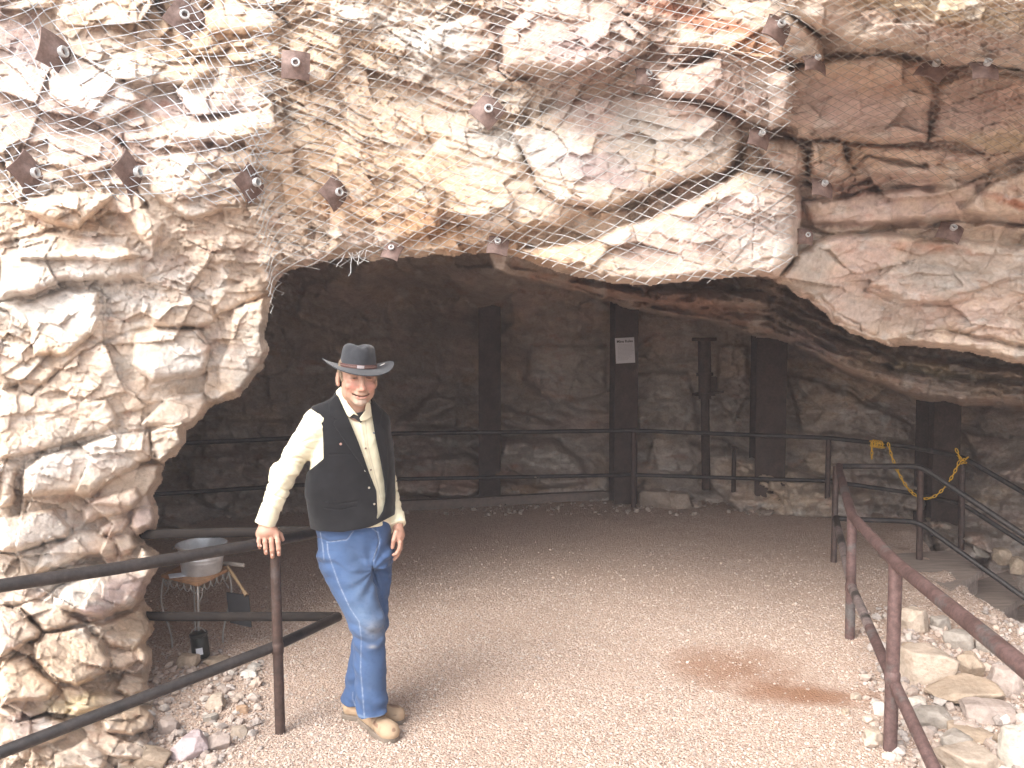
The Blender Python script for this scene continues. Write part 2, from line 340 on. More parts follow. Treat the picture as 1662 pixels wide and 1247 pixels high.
CR = [  # crevices: depth m, half width px, polyline
 (4, .09, 5, [(150, 745), (260, 640), (380, 545), (520, 480), (640, 440), (780, 425), (930, 440)]),
 (4, .1, 5, [(0, 1040), (150, 1040), (450, 935), (690, 900)]), (4, .1, 6, [(0, 310), (180, 280), (360, 240), (650, 215)]),
 (4, .12, 8, [(150, 745), (60, 700), (0, 690)]), (4, .1, 5, [(690, 910), (690, 1050)]),
 (5, .16, 6, [(0, 270), (100, 262), (330, 200), (330, 160)]), (5, .14, 6, [(95, 515), (200, 640), (380, 605)]), (5, .2, 8, [(380, 590), (470, 580), (600, 530), (650, 480)]),
 (5, .12, 6, [(170, 680), (160, 780), (250, 870), (360, 890)]), (5, .12, 6, [(300, 400), (180, 480), (0, 520)]),
 (5, .1, 5, [(520, 300), (300, 335), (130, 380)]), (5, .12, 6, [(250, 880), (330, 960), (300, 1010), (100, 1050)]),
 (1, .14, 6, [(860, 280), (990, 240), (1100, 190), (1170, 200)]), (1, .1, 4, [(1000, 700), (1200, 705), (1330, 745), (1420, 735), (1500, 690)]),
 (1, .08, 4, [(1050, 540), (1200, 545), (1290, 510)]), (1, .1, 5, [(550, 600), (660, 640)]), (1, .25, 14, [(760, 10), (820, 120), (960, 140), (1000, 30)]),
 (1, .14, 8, [(1300, 50), (1400, 125), (1480, 70), (1662, 120)]), (1, .16, 9, [(100, 700), (60, 860), (120, 960)]), (1, .15, 8, [(590, 640), (650, 900), (700, 1000)]), (1, .1, 6, [(960, 810), (1010, 850)]),
 (2, .12, 8, [(-60, 60), (110, 120), (260, 110), (340, 120)]), (2, .2, 7, [(640, 150), (650, 300), (700, 340), (820, 330)]), (2, .16, 10, [(1120, 350), (1300, 240), (1455, 230)]),
 (2, .1, 8, [(400, 300), (560, 340), (700, 370)]), (2, .08, 5, [(440, 590), (760, 720), (1000, 840)]), (2, .22, 10, [(1040, 900), (1250, 860), (1455, 760)]), (2, .2, 12, [(560, 1050), (720, 1010), (830, 1070)]),
 (3, .3, 9, [(200, 760), (270, 640), (340, 560), (480, 550)]), (3, .2, 6, [(545, 740), (560, 640)]), (3, .22, 9, [(740, 700), (800, 660), (960, 690), (1040, 700)]),
 (3, .2, 7, [(540, 250), (640, 235), (900, 235), (1040, 250), (1140, 290), (1250, 270), (1400, 290), (1520, 300)]), (3, .2, 9, [(500, 850), (640, 840), (820, 800), (1180, 790), (1300, 740), (1480, 650)]),
 (3, .24, 10, [(520, 950), (640, 1000), (900, 960), (1120, 940), (1300, 930), (1500, 960)]), (3, .06, 3, [(320, 890), (325, 1000), (315, 1090)]), (3, .05, 3, [(235, 380), (230, 440), (232, 500)]),
 (3, .3, 9, [(500, 760), (600, 800), (800, 770)]), (3, .06, 4, [(1100, 450), (1060, 520)]),
 (6, .1, 6, [(180, 180), (260, 170), (330, 250), (440, 300), (460, 350)]), (6, .1, 6, [(610, 400), (650, 350), (800, 330), (930, 350), (1080, 270), (1196, 190)]), (6, .08, 6, [(470, 150), (600, 205), (870, 210), (1000, 180)]),
]
CREAM = (.66, .54, .435); WHITE = (.72, .69, .65); PINK = (.58, .435, .385); MAUVE = (.43, .325, .33); TAN = (.61, .445, .30); RUST = (.38, .14, .07); ORNG = (.5, .27, .12); GREYC = (.47, .43, .38); DARKB = (.25, .17, .13); YEL = (.55, .45, .2)
# colour blobs: colour, strength, u, v, ru, rv, angle deg
CB = [
 (WHITE, .8, 120, 480, 160, 70, -10), (WHITE, .7, 290, 590, 70, 50, 0), (WHITE, .6, 130, 740, 130, 40, -15), (GREYC, .7, 415, 580, 30, 70, 10), (GREYC, .6, 200, 600, 50, 25, -35), (GREYC, .5, 60, 410, 50, 20, 30),
 (WHITE, .6, 180, 150, 200, 60, 10), (PINK, .6, 110, 180, 150, 70, 25), (PINK, .5, 200, 250, 120, 40, 0), (RUST, .6, 255, 180, 40, 10, 30), (MAUVE, .5, 300, 180, 60, 22, 10), (MAUVE, .45, 330, 230, 40, 14, 5), (MAUVE, .6, 20, 60, 70, 40, 30), (MAUVE, .5, 380, 170, 40, 25, 0), (RUST, .5, 220, 195, 30, 9, 30), (RUST, .4, 270, 172, 14, 6, 10),
 (TAN, .8, 330, 60, 130, 60, 0), (TAN, .6, 560, 90, 150, 90, 15), (TAN, .8, 670, 300, 150, 90, 20), (TAN, .6, 520, 280, 120, 80, 0), (ORNG, .5, 620, 350, 140, 35, 12), (ORNG, .4, 760, 390, 120, 30, 8),
 (WHITE, .9, 710, 65, 70, 30, 10), (WHITE, .8, 850, 235, 110, 28, 14), (WHITE, .5, 590, 30, 80, 20, 0), (WHITE, .6, 700, 110, 60, 30, 0),
 (PINK, .8, 930, 60, 140, 70, 0), (MAUVE, .6, 930, 75, 60, 22, 10), (MAUVE, .7, 960, 190, 70, 35, 30), (MAUVE, .8, 985, 275, 80, 25, 10), (PINK, .8, 1130, 150, 160, 70, 0), (GREYC, .8, 1040, 220, 60, 60, 0), (GREYC, .5, 880, 180, 80, 40, 10),
 (RUST, .85, 1120, 25, 130, 14, 16), (RUST, .7, 1200, 60, 100, 18, 20), (ORNG, .5, 1230, 80, 60, 25, 10), (ORNG, .6, 880, 410, 60, 20, 10), (TAN, .7, 930, 410, 80, 30, 0),
 (PINK, .7, 1150, 380, 150, 60, -10), (WHITE, .4, 1240, 380, 60, 60, 0), (WHITE, .5, 1150, 230, 50, 40, 0), (MAUVE, .5, 1190, 330, 20, 10, 0),
 (PINK, .7, 1480, 180, 200, 80, 0), (ORNG, .35, 1440, 130, 120, 25, 5), (TAN, .5, 1340, 110, 60, 20, 0), (MAUVE, .35, 1350, 180, 90, 50, 0), (MAUVE, .35, 1580, 190, 80, 60, 0), (RUST, .25, 1640, 160, 60, 40, 0), (YEL, .4, 1620, 230, 80, 18, 0),
 (PINK, .6, 1480, 470, 200, 60, 0), (MAUVE, .35, 1560, 60, 160, 30, 8), (RUST, .2, 1500, 40, 160, 12, 12), (YEL, .3, 1560, 20, 150, 25, 8), (TAN, .7, 1370, 260, 70, 30, 0), (RUST, .5, 1380, 305, 60, 12, -10),
 (RUST, .9, 1645, 330, 40, 9, 18), (RUST, .8, 1555, 408, 60, 10, 12), (RUST, .5, 1480, 402, 50, 8, 5), (GREYC, .8, 1560, 440, 160, 40, 0), (GREYC, .8, 1310, 430, 40, 50, 0), (PINK, .7, 1400, 410, 50, 40, 0), (MAUVE, .35, 1400, 300, 200, 40, 0), (MAUVE, .4, 1400, 355, 200, 25, 0), (GREYC, .5, 1430, 510, 80, 30, 10),
 (MAUVE, .85, 200, 965, 70, 25, -25), (WHITE, .7, 110, 950, 60, 40, 0), (WHITE, .6, 60, 870, 100, 40, 0), (MAUVE, .5, 235, 845, 25, 30, 0), (TAN, .7, 230, 1020, 50, 60, 0), (TAN, .6, 110, 1070, 80, 60, 0), (YEL, .5, 120, 1150, 70, 20, -10), (TAN, .5, 40, 1110, 60, 40, 0), (TAN, .7, 215, 1160, 60, 30, 0), (MAUVE, .5, 60, 1170, 60, 20, 0),
]
def skew(u): return np.interp(u, [-900, 0, 300, 450, 700, 1000, 1250, 1662, 2700], [-60, 0, -75, -70, 40, 110, 60, 30, 0]) + 0.0
def rock_detail(U_, V_, amp=1.0, seed=0, strat=1.0, k=1.0):
    """shared chipped-rock relief in metres (positive towards the viewer)"""
    u = U_ * k; v = V_ * k
    w = fbm(u / 110, v / 110, 3.3 + seed, 2)
    uu = u + 12 * w + 1.6 * vnoise(u / 12, v / 12, 9.1); vv = v - strat * skew(U_) + 12 * fbm(u / 110, v / 110, 17.7 + seed, 2) + 1.4 * vnoise(u / 11, v / 11, 4.4)
    a, ea, ra = facets(uu / 120, vv / 56, 11 + seed); b, eb, rb = facets(uu / 50, vv / 24, 23 + seed); c, ec, rc = facets(uu / 19, vv / 10, 37 + seed)
    f, ef, rf = facets(uu / 8.0, vv / 4.6, 51 + seed)
    # blocky rock: cells nearly as tall as wide, cut along two directions
    x2 = u * .94 + v * .34 + 10 * w; y2 = v * .97 - u * .22 + 8 * vnoise(u / 80, v / 80, 12.1 + seed)
    a2, ea2, ra2 = facets(x2 / 118, y2 / 84, 111 + seed); b2, eb2, rb2 = facets(x2 / 47, y2 / 35, 123 + seed); c2, ec2, rc2 = facets(x2 / 20, y2 / 15, 137 + seed); f2_, ef2, rf2 = facets(x2 / 8.5, y2 / 6.5, 151 + seed)
    B = np.clip(sstep(470, 330, U_) * .9 + sstep(780, 900, U_) * .75 * (1 - .75 * sstep(1270, 1330, U_) * sstep(620, 560, V_)) + .6 * vnoise(u / 130, v / 130, 77.0 + seed), 0, 1) if strat == 1.0 else .5 * np.ones(u.shape)
    B = sstep(.25, .75, B)
    m = sstep(-.35, .35, vnoise(u / 120, v / 90, 31.5 + seed)) * .85 + .15      # rubble or smooth
    lay = (vv + 12 * vnoise(u / 60, v / 25, 21.0 + seed)) / 30; fr = lay - np.floor(lay); li = np.floor(lay).astype(np.int64)
    saw = (fr * sstep(1.0, .9, fr)) * (hsh(li, li * 0 + 3, 77 + seed) * .8 + .2) * sstep(-.1, .5, vnoise(u / 110, v / 70, 66.0 + seed))
    r1 = .085 * a - .008 * sstep(.03, 0, ea) + (.058 * b - .006 * sstep(.04, 0, eb)) * (.5 + .5 * m) + .026 * c * (.15 + .85 * m) + .010 * f * (.1 + m) + .028 * strat * saw
    r2 = .120 * a2 - .012 * sstep(.03, 0, ea2) + (.060 * b2 - .008 * sstep(.03, 0, eb2)) * (.55 + .45 * m) + .028 * c2 * (.15 + .85 * m) + .010 * f2_ * (.1 + m * m)
    r = r1 * (1 - B) + r2 * B
    r = r + .055 * fbm(u / 160, v / 130, 2.2 + seed, 3) + .0045 * fbm(u / 9, v / 7, 8.8, 3) + .0022 * vnoise(u / 2.6, v / 2.2, 1.1)
    pick = B > .5
    return amp * r, np.where(pick, ra2, ra), np.where(pick, rb2, rb), np.where(pick, rc2, rc)
MASK = None
def us_(a, s): return a[s]
def apply_blocks(D, u, v, BLK, CRK, warp=5.0):
    wu = u + warp * .8 * vnoise(u / 26, v / 26, 40.5) + 1.4 * vnoise(u / 7, v / 7, 44.5); wv = v + warp * .8 * vnoise(u / 26, v / 26, 50.5) + 1.4 * vnoise(u / 7, v / 7, 54.5)
    for t, h, w, tx, ty, pts in BLK:
        q = np.array(tp(t, pts)); lo = q.min(0) - 14; hi = q.max(0) + 14
        s = (u > lo[0]) & (u < hi[0]) & (v > lo[1]) & (v < hi[1])
        if not s.any(): continue
        us, vs = wu[s], wv[s]; d = poly_dist(us, vs, q); c = q.mean(0); sz = (hi - lo)
        p = np.where(d > 0, 1 - np.exp(-np.maximum(d, 0) / (w * .4)), 0)
        if MASK is not None: MASK[s] = np.maximum(MASK[s], p)
        D[s] -= p * (h + tx * (us - c[0]) / sz[0] + ty * (vs - c[1]) / sz[1])
    for t, h, w, pts in CRK:
        q = tp(t, pts); a = np.array(q); lo = a.min(0) - 3 * w - 10; hi = a.max(0) + 3 * w + 10
        s = (u > lo[0]) & (u < hi[0]) & (v > lo[1]) & (v < hi[1])
        if not s.any(): continue
        d = line_dist(wu[s], wv[s], q) / (.35 + .95 * sstep(-.5, .5, vnoise(u[s] / 24, v[s] / 24, 13.7))); D[s] += .42 * h * sstep(w * .8, w * .05, d) * (.45 + .55 * sstep(-.5, .3, vnoise(us_(u, s) / 30, us_(v, s) / 30, 3.7)))
    return D
def colours(u, v, ra, rb, rc, blobs, base):
    n = fbm(u / 70, v / 40, 61.0, 4); C = np.empty(u.shape + (3,), F32); C[:] = base
    def lay(col, k):
        C[:] = C * (1 - k[..., None]) + np.array(col, F32) * k[..., None]
    lay(TAN, sstep(.0, .5, n) * .5); lay(PINK, sstep(.1, .5, fbm(u / 50, v / 30, 71.0, 4)) * .45)
    for col, k, cu, cv, ru, rv, an in blobs:
        a = math.radians(an); x = (u - cu) * math.cos(a) + (v - cv) * math.sin(a); y = -(u - cu) * math.sin(a) + (v - cv) * math.cos(a)
        r = (x / ru) ** 2 + (y / rv) ** 2
        s = r < 4
        if not s.any(): continue
        w = np.zeros(u.shape, F32); q = .55 * fbm(u[s] / 26, v[s] / 15, 81.0 + cu * .01, 4) * 1.6
        w[s] = sstep(1.5, .35, np.sqrt(r[s]) - q) * k
        lay(col, w)
    C[:] = C * .94 + np.array((.60, .53, .475), F32) * .10; C *= (1 + .05 * (ra - .5) + .13 * (rb - .5) + .14 * (rc - .5))[..., None]
    lay(RUST, sstep(.36, .6, fbm(u / 30, v / 14, 95.0, 4)) * .28); lay(WHITE, sstep(.3, .55, fbm(u / 36, v / 20, 99.0, 4)) * .5)
    return np.clip(C, .02, .8)
def grid_faces(nr, nc, keep=None):
    i = np.arange(nr * nc).reshape(nr, nc)
    q = np.stack([i[:-1, :-1], i[1:, :-1], i[1:, 1:], i[:-1, 1:]], -1)
    if keep is not None: q = q[keep]
    return q.reshape(-1, 4)

base_depth = rbf(DC)
us = np.concatenate([np.arange(-700, -40, 30.), np.arange(-40, 1702, STEP), np.arange(1710, 2500, 30.)])
vs = np.concatenate([np.arange(-140, -20, 12.), np.arange(-20, 1262, STEP), np.arange(1270, 1420, 20.)])
U, Vv = np.meshgrid(us, vs); U = U.astype(float); Vv = Vv.astype(float)
Dbase = np.clip(base_depth(U, Vv), 2.6, 6.5)
D = Dbase.copy()
det, ra, rb, rc = rock_detail(U, Vv)
MASK = np.zeros(U.shape); D = apply_blocks(D, U, Vv, BL, CR)
LF = sstep(520, 380, U) * sstep(300, 420, Vv)
D = D - LF * (D - Dbase) * .15
D -= det * (1 - (.35 + .2 * LF) * MASK) * (1 - .15 * LF)
MASK = None
so = poly_dist(U + 3.5 * vnoise(U / 13, Vv / 13, 5.5) + 1.2 * vnoise(U / 5, Vv / 5, 6.5), Vv + 3.5 * vnoise(U / 13, Vv / 13, 15.5) + 1.2 * vnoise(U / 5, Vv / 5, 16.5), OPEN)   # positive inside the opening
# the rock rounds away at the lip, then runs back into the hill behind the visible edge
D += .14 * sstep(-14, 0, so)
inside = so > 0
keep = ~(inside[:-1, :-1] | inside[1:, :-1] | inside[1:, 1:] | inside[:-1, 1:])
W = PA(U, Vv, D)
Cc = colours(U, Vv, ra, rb, rc, CB, CREAM)
nr, nc = U.shape
faces = grid_faces(nr, nc, keep)
used = np.zeros(nr * nc, bool); used[faces.ravel()] = True
rem = np.cumsum(used) - 1
VX = W.reshape(-1, 3)[used]; FX = rem[faces]; CX = Cc.reshape(-1, 3)[used]
# lip: border edges of the opening extruded back into the hill
e = np.concatenate([FX[:, [0, 1]], FX[:, [1, 2]], FX[:, [2, 3]], FX[:, [3, 0]]])
key = np.sort(e, 1); code = key[:, 0].astype(np.int64) * 10 ** 7 + key[:, 1]
uq, idx, cnt = np.unique(code, return_index=True, return_counts=True)
be = e[idx[cnt == 1]]
uvx = np.stack([U.reshape(-1)[used], Vv.reshape(-1)[used]], 1); sox = so.reshape(-1)[used]
m = (np.abs(sox[be[:, 0]]) < 25) & (np.abs(sox[be[:, 1]]) < 25); be = be[m]
bv = np.unique(be)
gx = np.interp(uvx[bv, 0], [0, 440, 470, 1250, 1350, 2400], [-1, -1, -.3, 0, .3, .4]); gy = np.interp(uvx[bv, 1], [0, 560, 900, 1250], [-1, -.7, -.1, .1])
lst = bv; base_n = len(VX); rings = []
for k, (back, out) in enumerate([(.06, 1), (.16, 5), (.3, 12), (.5, 26), (.8, 46), (1.3, 80)]):
    uu = uvx[bv, 0] + gx * out; vv_ = uvx[bv, 1] + gy * out
    dd = PA(uu, vv_, D.reshape(-1)[used][bv] + back + .06 * vnoise(uu / 15, vv_ / 15, k * 3.3) * (k > 0))
    rings.append(dd)
nb = len(bv); pos = np.full(len(VX), -1); pos[bv] = np.arange(nb)
addF = []
for k in range(len(rings)):
    A = be[:, 0] if k == 0 else base_n + (k - 1) * nb + pos[be[:, 0]]; B = be[:, 1] if k == 0 else base_n + (k - 1) * nb + pos[be[:, 1]]
    A2 = base_n + k * nb + pos[be[:, 0]]; B2 = base_n + k * nb + pos[be[:, 1]]
    addF.append(np.stack([B, A, A2, B2], 1))
VX = np.concatenate([VX] + rings); CX = np.concatenate([CX] + [CX[bv]] * len(rings)); FX = np.concatenate([FX] + addF)
MROCK = mat_rock('rock')
rf = link('rock_face', np_mesh('rock_face', VX, quads=FX, col=CX), MROCK); tag(rf, kind='structure')

# coarse smooth envelope of the face, for the wire mesh and the bolts
cu = np.arange(-40, 1720, 8.0); cv = np.arange(-40, 700, 8.0); CU, CV = np.meshgrid(cu, cv)
def fill_env():
    ok = (U[0] >= -41) & (U[0] <= 1721); Ds = np.where(inside, 9, D)
    iu = np.clip(np.searchsorted(us, cu), 0, nc - 1); iv = np.clip(np.searchsorted(vs, cv), 0, nr - 1); E = np.full(CU.shape, 9.0)
    for a in range(-7, 8, 2):
        for b in range(-7, 8, 2):
            E = np.minimum(E, Ds[np.clip(iv + a, 0, nr - 1)][:, np.clip(iu + b, 0, nc - 1)])
    bad = E > 7
    for _ in range(60):                                   # carry the envelope across the opening
        if not bad.any(): break
        s = np.zeros_like(E); c = np.zeros_like(E)
        for a, b in ((0, 1), (0, -1), (1, 0), (-1, 0)):
            q = np.roll(E, (a, b), (0, 1)); g = q < 7; s += np.where(g, q, 0); c += g
        E = np.where(bad & (c > 0), s / np.maximum(c, 1), E); bad = E > 7
    return E
ENV0 = fill_env(); ENV = ENV0.copy()
for _ in range(2):
    Pd = np.pad(ENV, 1, mode='edge'); ENV = (Pd[:-2, 1:-1] + Pd[2:, 1:-1] + Pd[1:-1, :-2] + Pd[1:-1, 2:] + 2 * ENV) / 6
ENV = np.minimum(ENV, ENV0 + .01)
def env(u, v, E=None):
    E = ENV if E is None else E
    x = np.clip((np.asarray(u, float) - cu[0]) / 8, 0, len(cu) - 1.001); y = np.clip((np.asarray(v, float) - cv[0]) / 8, 0, len(cv) - 1.001)
    i = x.astype(int); j = y.astype(int); fx = x - i; fy = y - j
    return (E[j, i] * (1 - fx) + E[j, i + 1] * fx) * (1 - fy) + (E[j + 1, i] * (1 - fx) + E[j + 1, i + 1] * fx) * fy

# ---- the hill above and beside the frame
def strip(name, cols, paths, mat, col, n):
    """cols: start points (k,3); paths: per start a list of offset vectors"""
    V = [np.array(cols)]
    for k in range(n): V.append(np.array(cols) + paths(k + 1))
    V = np.stack(V, 0)
    return V
top = W[0]; t_ = U[0]; K = 34
lean = sstep(800, 1500, t_)                               # right half: unseen overhang added to shade the face, left half leans back
rows = [top]
for k in range(1, K + 1):
    s = k * .22
    q = top.copy(); fwd = np.minimum(s, 2.4) * lean
    q[:, 1] += s * .45 * (1 - lean) - fwd * .68 + np.maximum(s - 2.4, 0) * .35 * lean; q[:, 2] += s * (1 - lean) * .8 + (fwd * .30 + np.maximum(s - 2.4, 0) * .9 * lean)
    q += .16 * np.stack([vnoise(q[:, 0] * 1.2, q[:, 1] * 1.2 + s, s * 1.2 + 9 * c) + .5 * vnoise(q[:, 0] * 3, s * 3, 9 * c + 4.) for c in range(3)], -1) * min(1, k / 3)
    rows.append(q)
T = np.stack(rows)
cT = colours(np.broadcast_to(t_, T.shape[:2]) * 1.0, -np.arange(K + 1)[:, None] * 55.0 + 0 * t_[None], np.full(T.shape[:2], .5), np.full(T.shape[:2], .5), np.full(T.shape[:2], .5), [], CREAM)
up = link('unseen_upper_rock', np_mesh('unseen_upper_rock', T.reshape(-1, 3), quads=grid_faces(*T.shape[:2])[:, ::-1], col=cT.reshape(-1, 3)), MROCK); tag(up, kind='structure')
def side(colW, sgn, name):
    rows = [colW]
    for k in range(1, 30):
        q = colW.copy(); s = k * .3; q[:, 0] += sgn * s; q[:, 1] -= s * (.25 if sgn < 0 else .3)
        q += .2 * np.stack([vnoise(q[:, 0] * 1.1, q[:, 1] * 1.1, q[:, 2] * 1.1 + 9 * c) for c in range(3)], -1) * min(1, k / 3); rows.append(q)
    T = np.stack(rows); f = grid_faces(*T.shape[:2]); f = f if sgn > 0 else f[:, ::-1]
    cs = np.zeros(T.shape); cs[:] = CREAM if sgn < 0 else PINK
    tag(link(name, np_mesh(name, T.reshape(-1, 3), quads=f[:, ::-1], col=cs.reshape(-1, 3)), MROCK), kind='structure')
side(W[::6, 0], -1, 'left_rock')
sel = Vv[:, -1] < 620
side(W[sel][::6, -1], 1, 'right_rock')
# unseen hill body added to keep sky light out of the cave
mb = MB(); x0, x1, y0, y1, zt = -12, 12, 5.6, 19, 7.0
zz = lambda x, y: zt + .8 * float(vnoise(x * .3, y * .3, 1.5))
n = 12; xs = [x0 + (x1 - x0) * i / n for i in range(n + 1)]; ys = [y0 + (y1 - y0) * i / n for i in range(n + 1)]
V = [(x, y, zz(x, y)) for y in ys for x in xs]; Fq = [(j * (n + 1) + i, j * (n + 1) + i + 1, (j + 1) * (n + 1) + i + 1, (j + 1) * (n + 1) + i) for j in range(n) for i in range(n)]
mb.add(V, Fq)
mb.add([(x0, y1, -2), (x1, y1, -2), (x1, y1, zt + 1), (x0, y1, zt + 1)], [(0, 1, 2, 3)])
mb.add([(x0, y0, -2), (x0, y1, -2), (x0, y1, zt + 1), (x0, y0, zt + 1)], [(0, 1, 2, 3)]); mb.add([(x1, y0, -2), (x1, y1, -2), (x1, y1, zt + 1), (x1, y0, zt + 1)], [(0, 1, 2, 3)])
hs = NT('block_hill_soil'); hs.set(color=hs.ramp(hs.noise(1.5, 6).outputs[0], [(.3, (.3, .22, .15)), (.7, (.5, .4, .3))]), rough=.95)
tag(mb.build('sky_block_hill', hs.m, smooth=False), kind='structure')

# ================================================================== CAVE (walls and ceiling in one shell)
CC = [(0, 700, 8.6), (150, 600, 9.3), (300, 700, 9.4), (300, 520, 9.8), (500, 600, 10.6), (500, 720, 9.8), (650, 600, 11.2), (650, 480, 9.8), (800, 600, 10.8), (900, 600, 10.3), (1012, 620, 10.3), (1145, 620, 10.1), (1250, 640, 9.9), (1400, 660, 9.4), (1520, 700, 9.2), (1662, 740, 8.6),
      (640, 815, 9.5), (500, 815, 8.9), (300, 815, 8.5), (850, 790, 9.45), (1000, 800, 9.5), (1100, 805, 9.35), (1250, 815, 9.1), (1400, 835, 8.9), (1500, 900, 8.0), (1662, 900, 7.6), (600, 430, 7.0), (600, 480, 9.0), (800, 440, 7.2), (800, 500, 9.6), (1000, 520, 9.9),
      (300, 950, 7.4), (640, 960, 8.2), (1100, 960, 8.3), (1500, 1000, 7.5), (200, 850, 7.9), (0, 900, 7.6), (1800, 800, 7.8), (2000, 900, 6.6), (-200, 700, 7.8), (900, 420, 8.0), (1200, 480, 9.4), (1500, 560, 9.1), (1662, 600, 8.8), (1800, 620, 7.8)]
CBL = [
 (0, 2.3, 3, 0, -.6, [(760, 300), (2200, 300), (2200, 760), (1790, 690), (1662, 664), (1560, 655), (1480, 648), (1440, 628), (1370, 605), (1290, 562), (1262, 548), (1228, 546), (1170, 528), (1100, 516), (1020, 500), (940, 478), (880, 462), (800, 440)]),
 (0, .45, 7, 0, .25, [(1276, 556), (1330, 560), (1420, 590), (1480, 606), (1560, 612), (1662, 625), (1662, 655), (1560, 648), (1480, 640), (1400, 612), (1300, 578)]),
 (0, .3, 6, 0, .2, [(1250, 500), (1330, 540), (1450, 575), (1560, 588), (1662, 600), (1662, 620), (1500, 608), (1360, 580), (1260, 540)]),
 (0, .5, 8, 0, .4, [(900, 455), (1060, 470), (1240, 470), (1250, 500), (1120, 500), (980, 480)]),
 (0, .4, 8, .1, .2, [(1120, 716), (1230, 738), (1345, 782), (1420, 805), (1420, 850), (1345, 845), (1200, 835), (1150, 792), (1125, 750)]),
 (0, .5, 8, 0, .3, [(790, 722), (830, 706), (900, 712), (945, 745), (950, 785), (880, 795), (800, 775)]), (0, .4, 6, 0, .2, [(640, 750), (760, 735), (800, 780), (760, 810), (640, 805)]),
 (0, .35, 6, 0, .2, [(640, 690), (760, 700), (900, 705), (920, 690), (820, 660), (700, 640)]), (0, .3, 6, 0, .2, [(1030, 600), (1120, 605), (1135, 700), (1080, 715), (1030, 700)]),
 (0, .3, 6, 0, .2, [(1165, 560), (1215, 560), (1218, 640), (1190, 690), (1165, 640)]), (0, .3, 6, 0, .2, [(1275, 600), (1380, 640), (1480, 690), (1480, 720), (1300, 700)]),
 (0, .25, 6, 0, .2, [(860, 560), (985, 560), (985, 640), (900, 660), (850, 620)]), (0, .3, 6, 0, .2, [(1380, 770), (1500, 780), (1500, 830), (1390, 820)]), (0, .4, 6, 0, .3, [(1500, 840), (1600, 860), (1620, 900), (1530, 920)]), (0, .3, 6, 0, .2, [(300, 740), (480, 730), (480, 790), (310, 800)]),
 (0, .3, 6, 0, .2, [(1560, 700), (1700, 710), (1700, 760), (1600, 780)])]
CCR = [(0, .35, 7, [(640, 690), (740, 660), (840, 690), (900, 700)]), (0, .4, 6, [(1160, 710), (1240, 742), (1345, 778)]), (0, .5, 12, [(930, 465), (1100, 505), (1250, 540)]), (0, .3, 6, [(1290, 610), (1380, 630), (1480, 680)]), (0, .3, 5, [(1380, 690), (1500, 730)]),
       (0, .3, 8, [(640, 800), (720, 780), (860, 805)]), (0, .25, 6, [(860, 640), (985, 670)]), (0, .25, 6, [(1030, 700), (1130, 705)]), (0, .25, 5, [(1030, 590), (1130, 585)])]
cd = rbf(CC)
cus = np.concatenate([np.arange(-500, 180, 16.), np.arange(180, 1700, STEP * 1.35), np.arange(1700, 2300, 16.)]); cvs = np.concatenate([np.arange(150, 370, 12.), np.arange(370, 960, STEP * 1.35), np.arange(960, 1300, 16.)])
CUu, CVv = np.meshgrid(cus, cvs)
S2 = poly_dist(CUu, CVv, OPEN)
D2 = np.clip(cd(CUu, CVv), 6.5, 11.5)
D2 = apply_blocks(D2, CUu, CVv, CBL, CCR, 7)
d2, r1, r2, r3 = rock_detail(CUu, CVv, 2.3, 5, .6, 1.5); D2 -= d2
q_ = CVv - np.interp(CUu, [700, 800, 880, 1020, 1100, 1170, 1262, 1370, 1480, 1662, 2200], [420, 440, 462, 500, 516, 528, 550, 605, 648, 664, 760]) + 9 * vnoise(CUu / 40, CVv / 25, 3.3) + 4 * vnoise(CUu / 14, CVv / 9, 5.3)
ly = q_ / 17; fr_l = ly - np.floor(ly); D2 += -.30 * (fr_l * sstep(1.0, .85, fr_l)) * sstep(-190, -150, q_) * sstep(30, 0, q_) * sstep(740, 860, CUu) * (.3 + .7 * hsh(np.floor(ly).astype(np.int64), (CUu / 160).astype(np.int64), 9))
near = np.clip(base_depth(CUu, CVv), 2.6, 6.5) + 1.0
D2 = np.where(S2 < 0, D2 + (near - D2) * sstep(-150, -330, S2), D2)
D2 = np.maximum(D2, near - .75)
W2 = PA(CUu, CVv, D2)
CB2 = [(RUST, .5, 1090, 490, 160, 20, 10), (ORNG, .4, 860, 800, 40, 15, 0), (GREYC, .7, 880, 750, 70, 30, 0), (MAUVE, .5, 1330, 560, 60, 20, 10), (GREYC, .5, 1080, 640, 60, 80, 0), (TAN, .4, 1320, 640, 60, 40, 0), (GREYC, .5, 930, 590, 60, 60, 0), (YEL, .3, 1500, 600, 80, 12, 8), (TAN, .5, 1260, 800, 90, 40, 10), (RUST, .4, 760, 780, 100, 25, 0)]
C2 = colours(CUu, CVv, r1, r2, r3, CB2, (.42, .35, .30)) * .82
cw = link('cave_wall', np_mesh('cave_wall', W2.reshape(-1, 3), quads=grid_faces(*CUu.shape), col=C2.reshape(-1, 3)), MROCK); tag(cw, kind='structure')
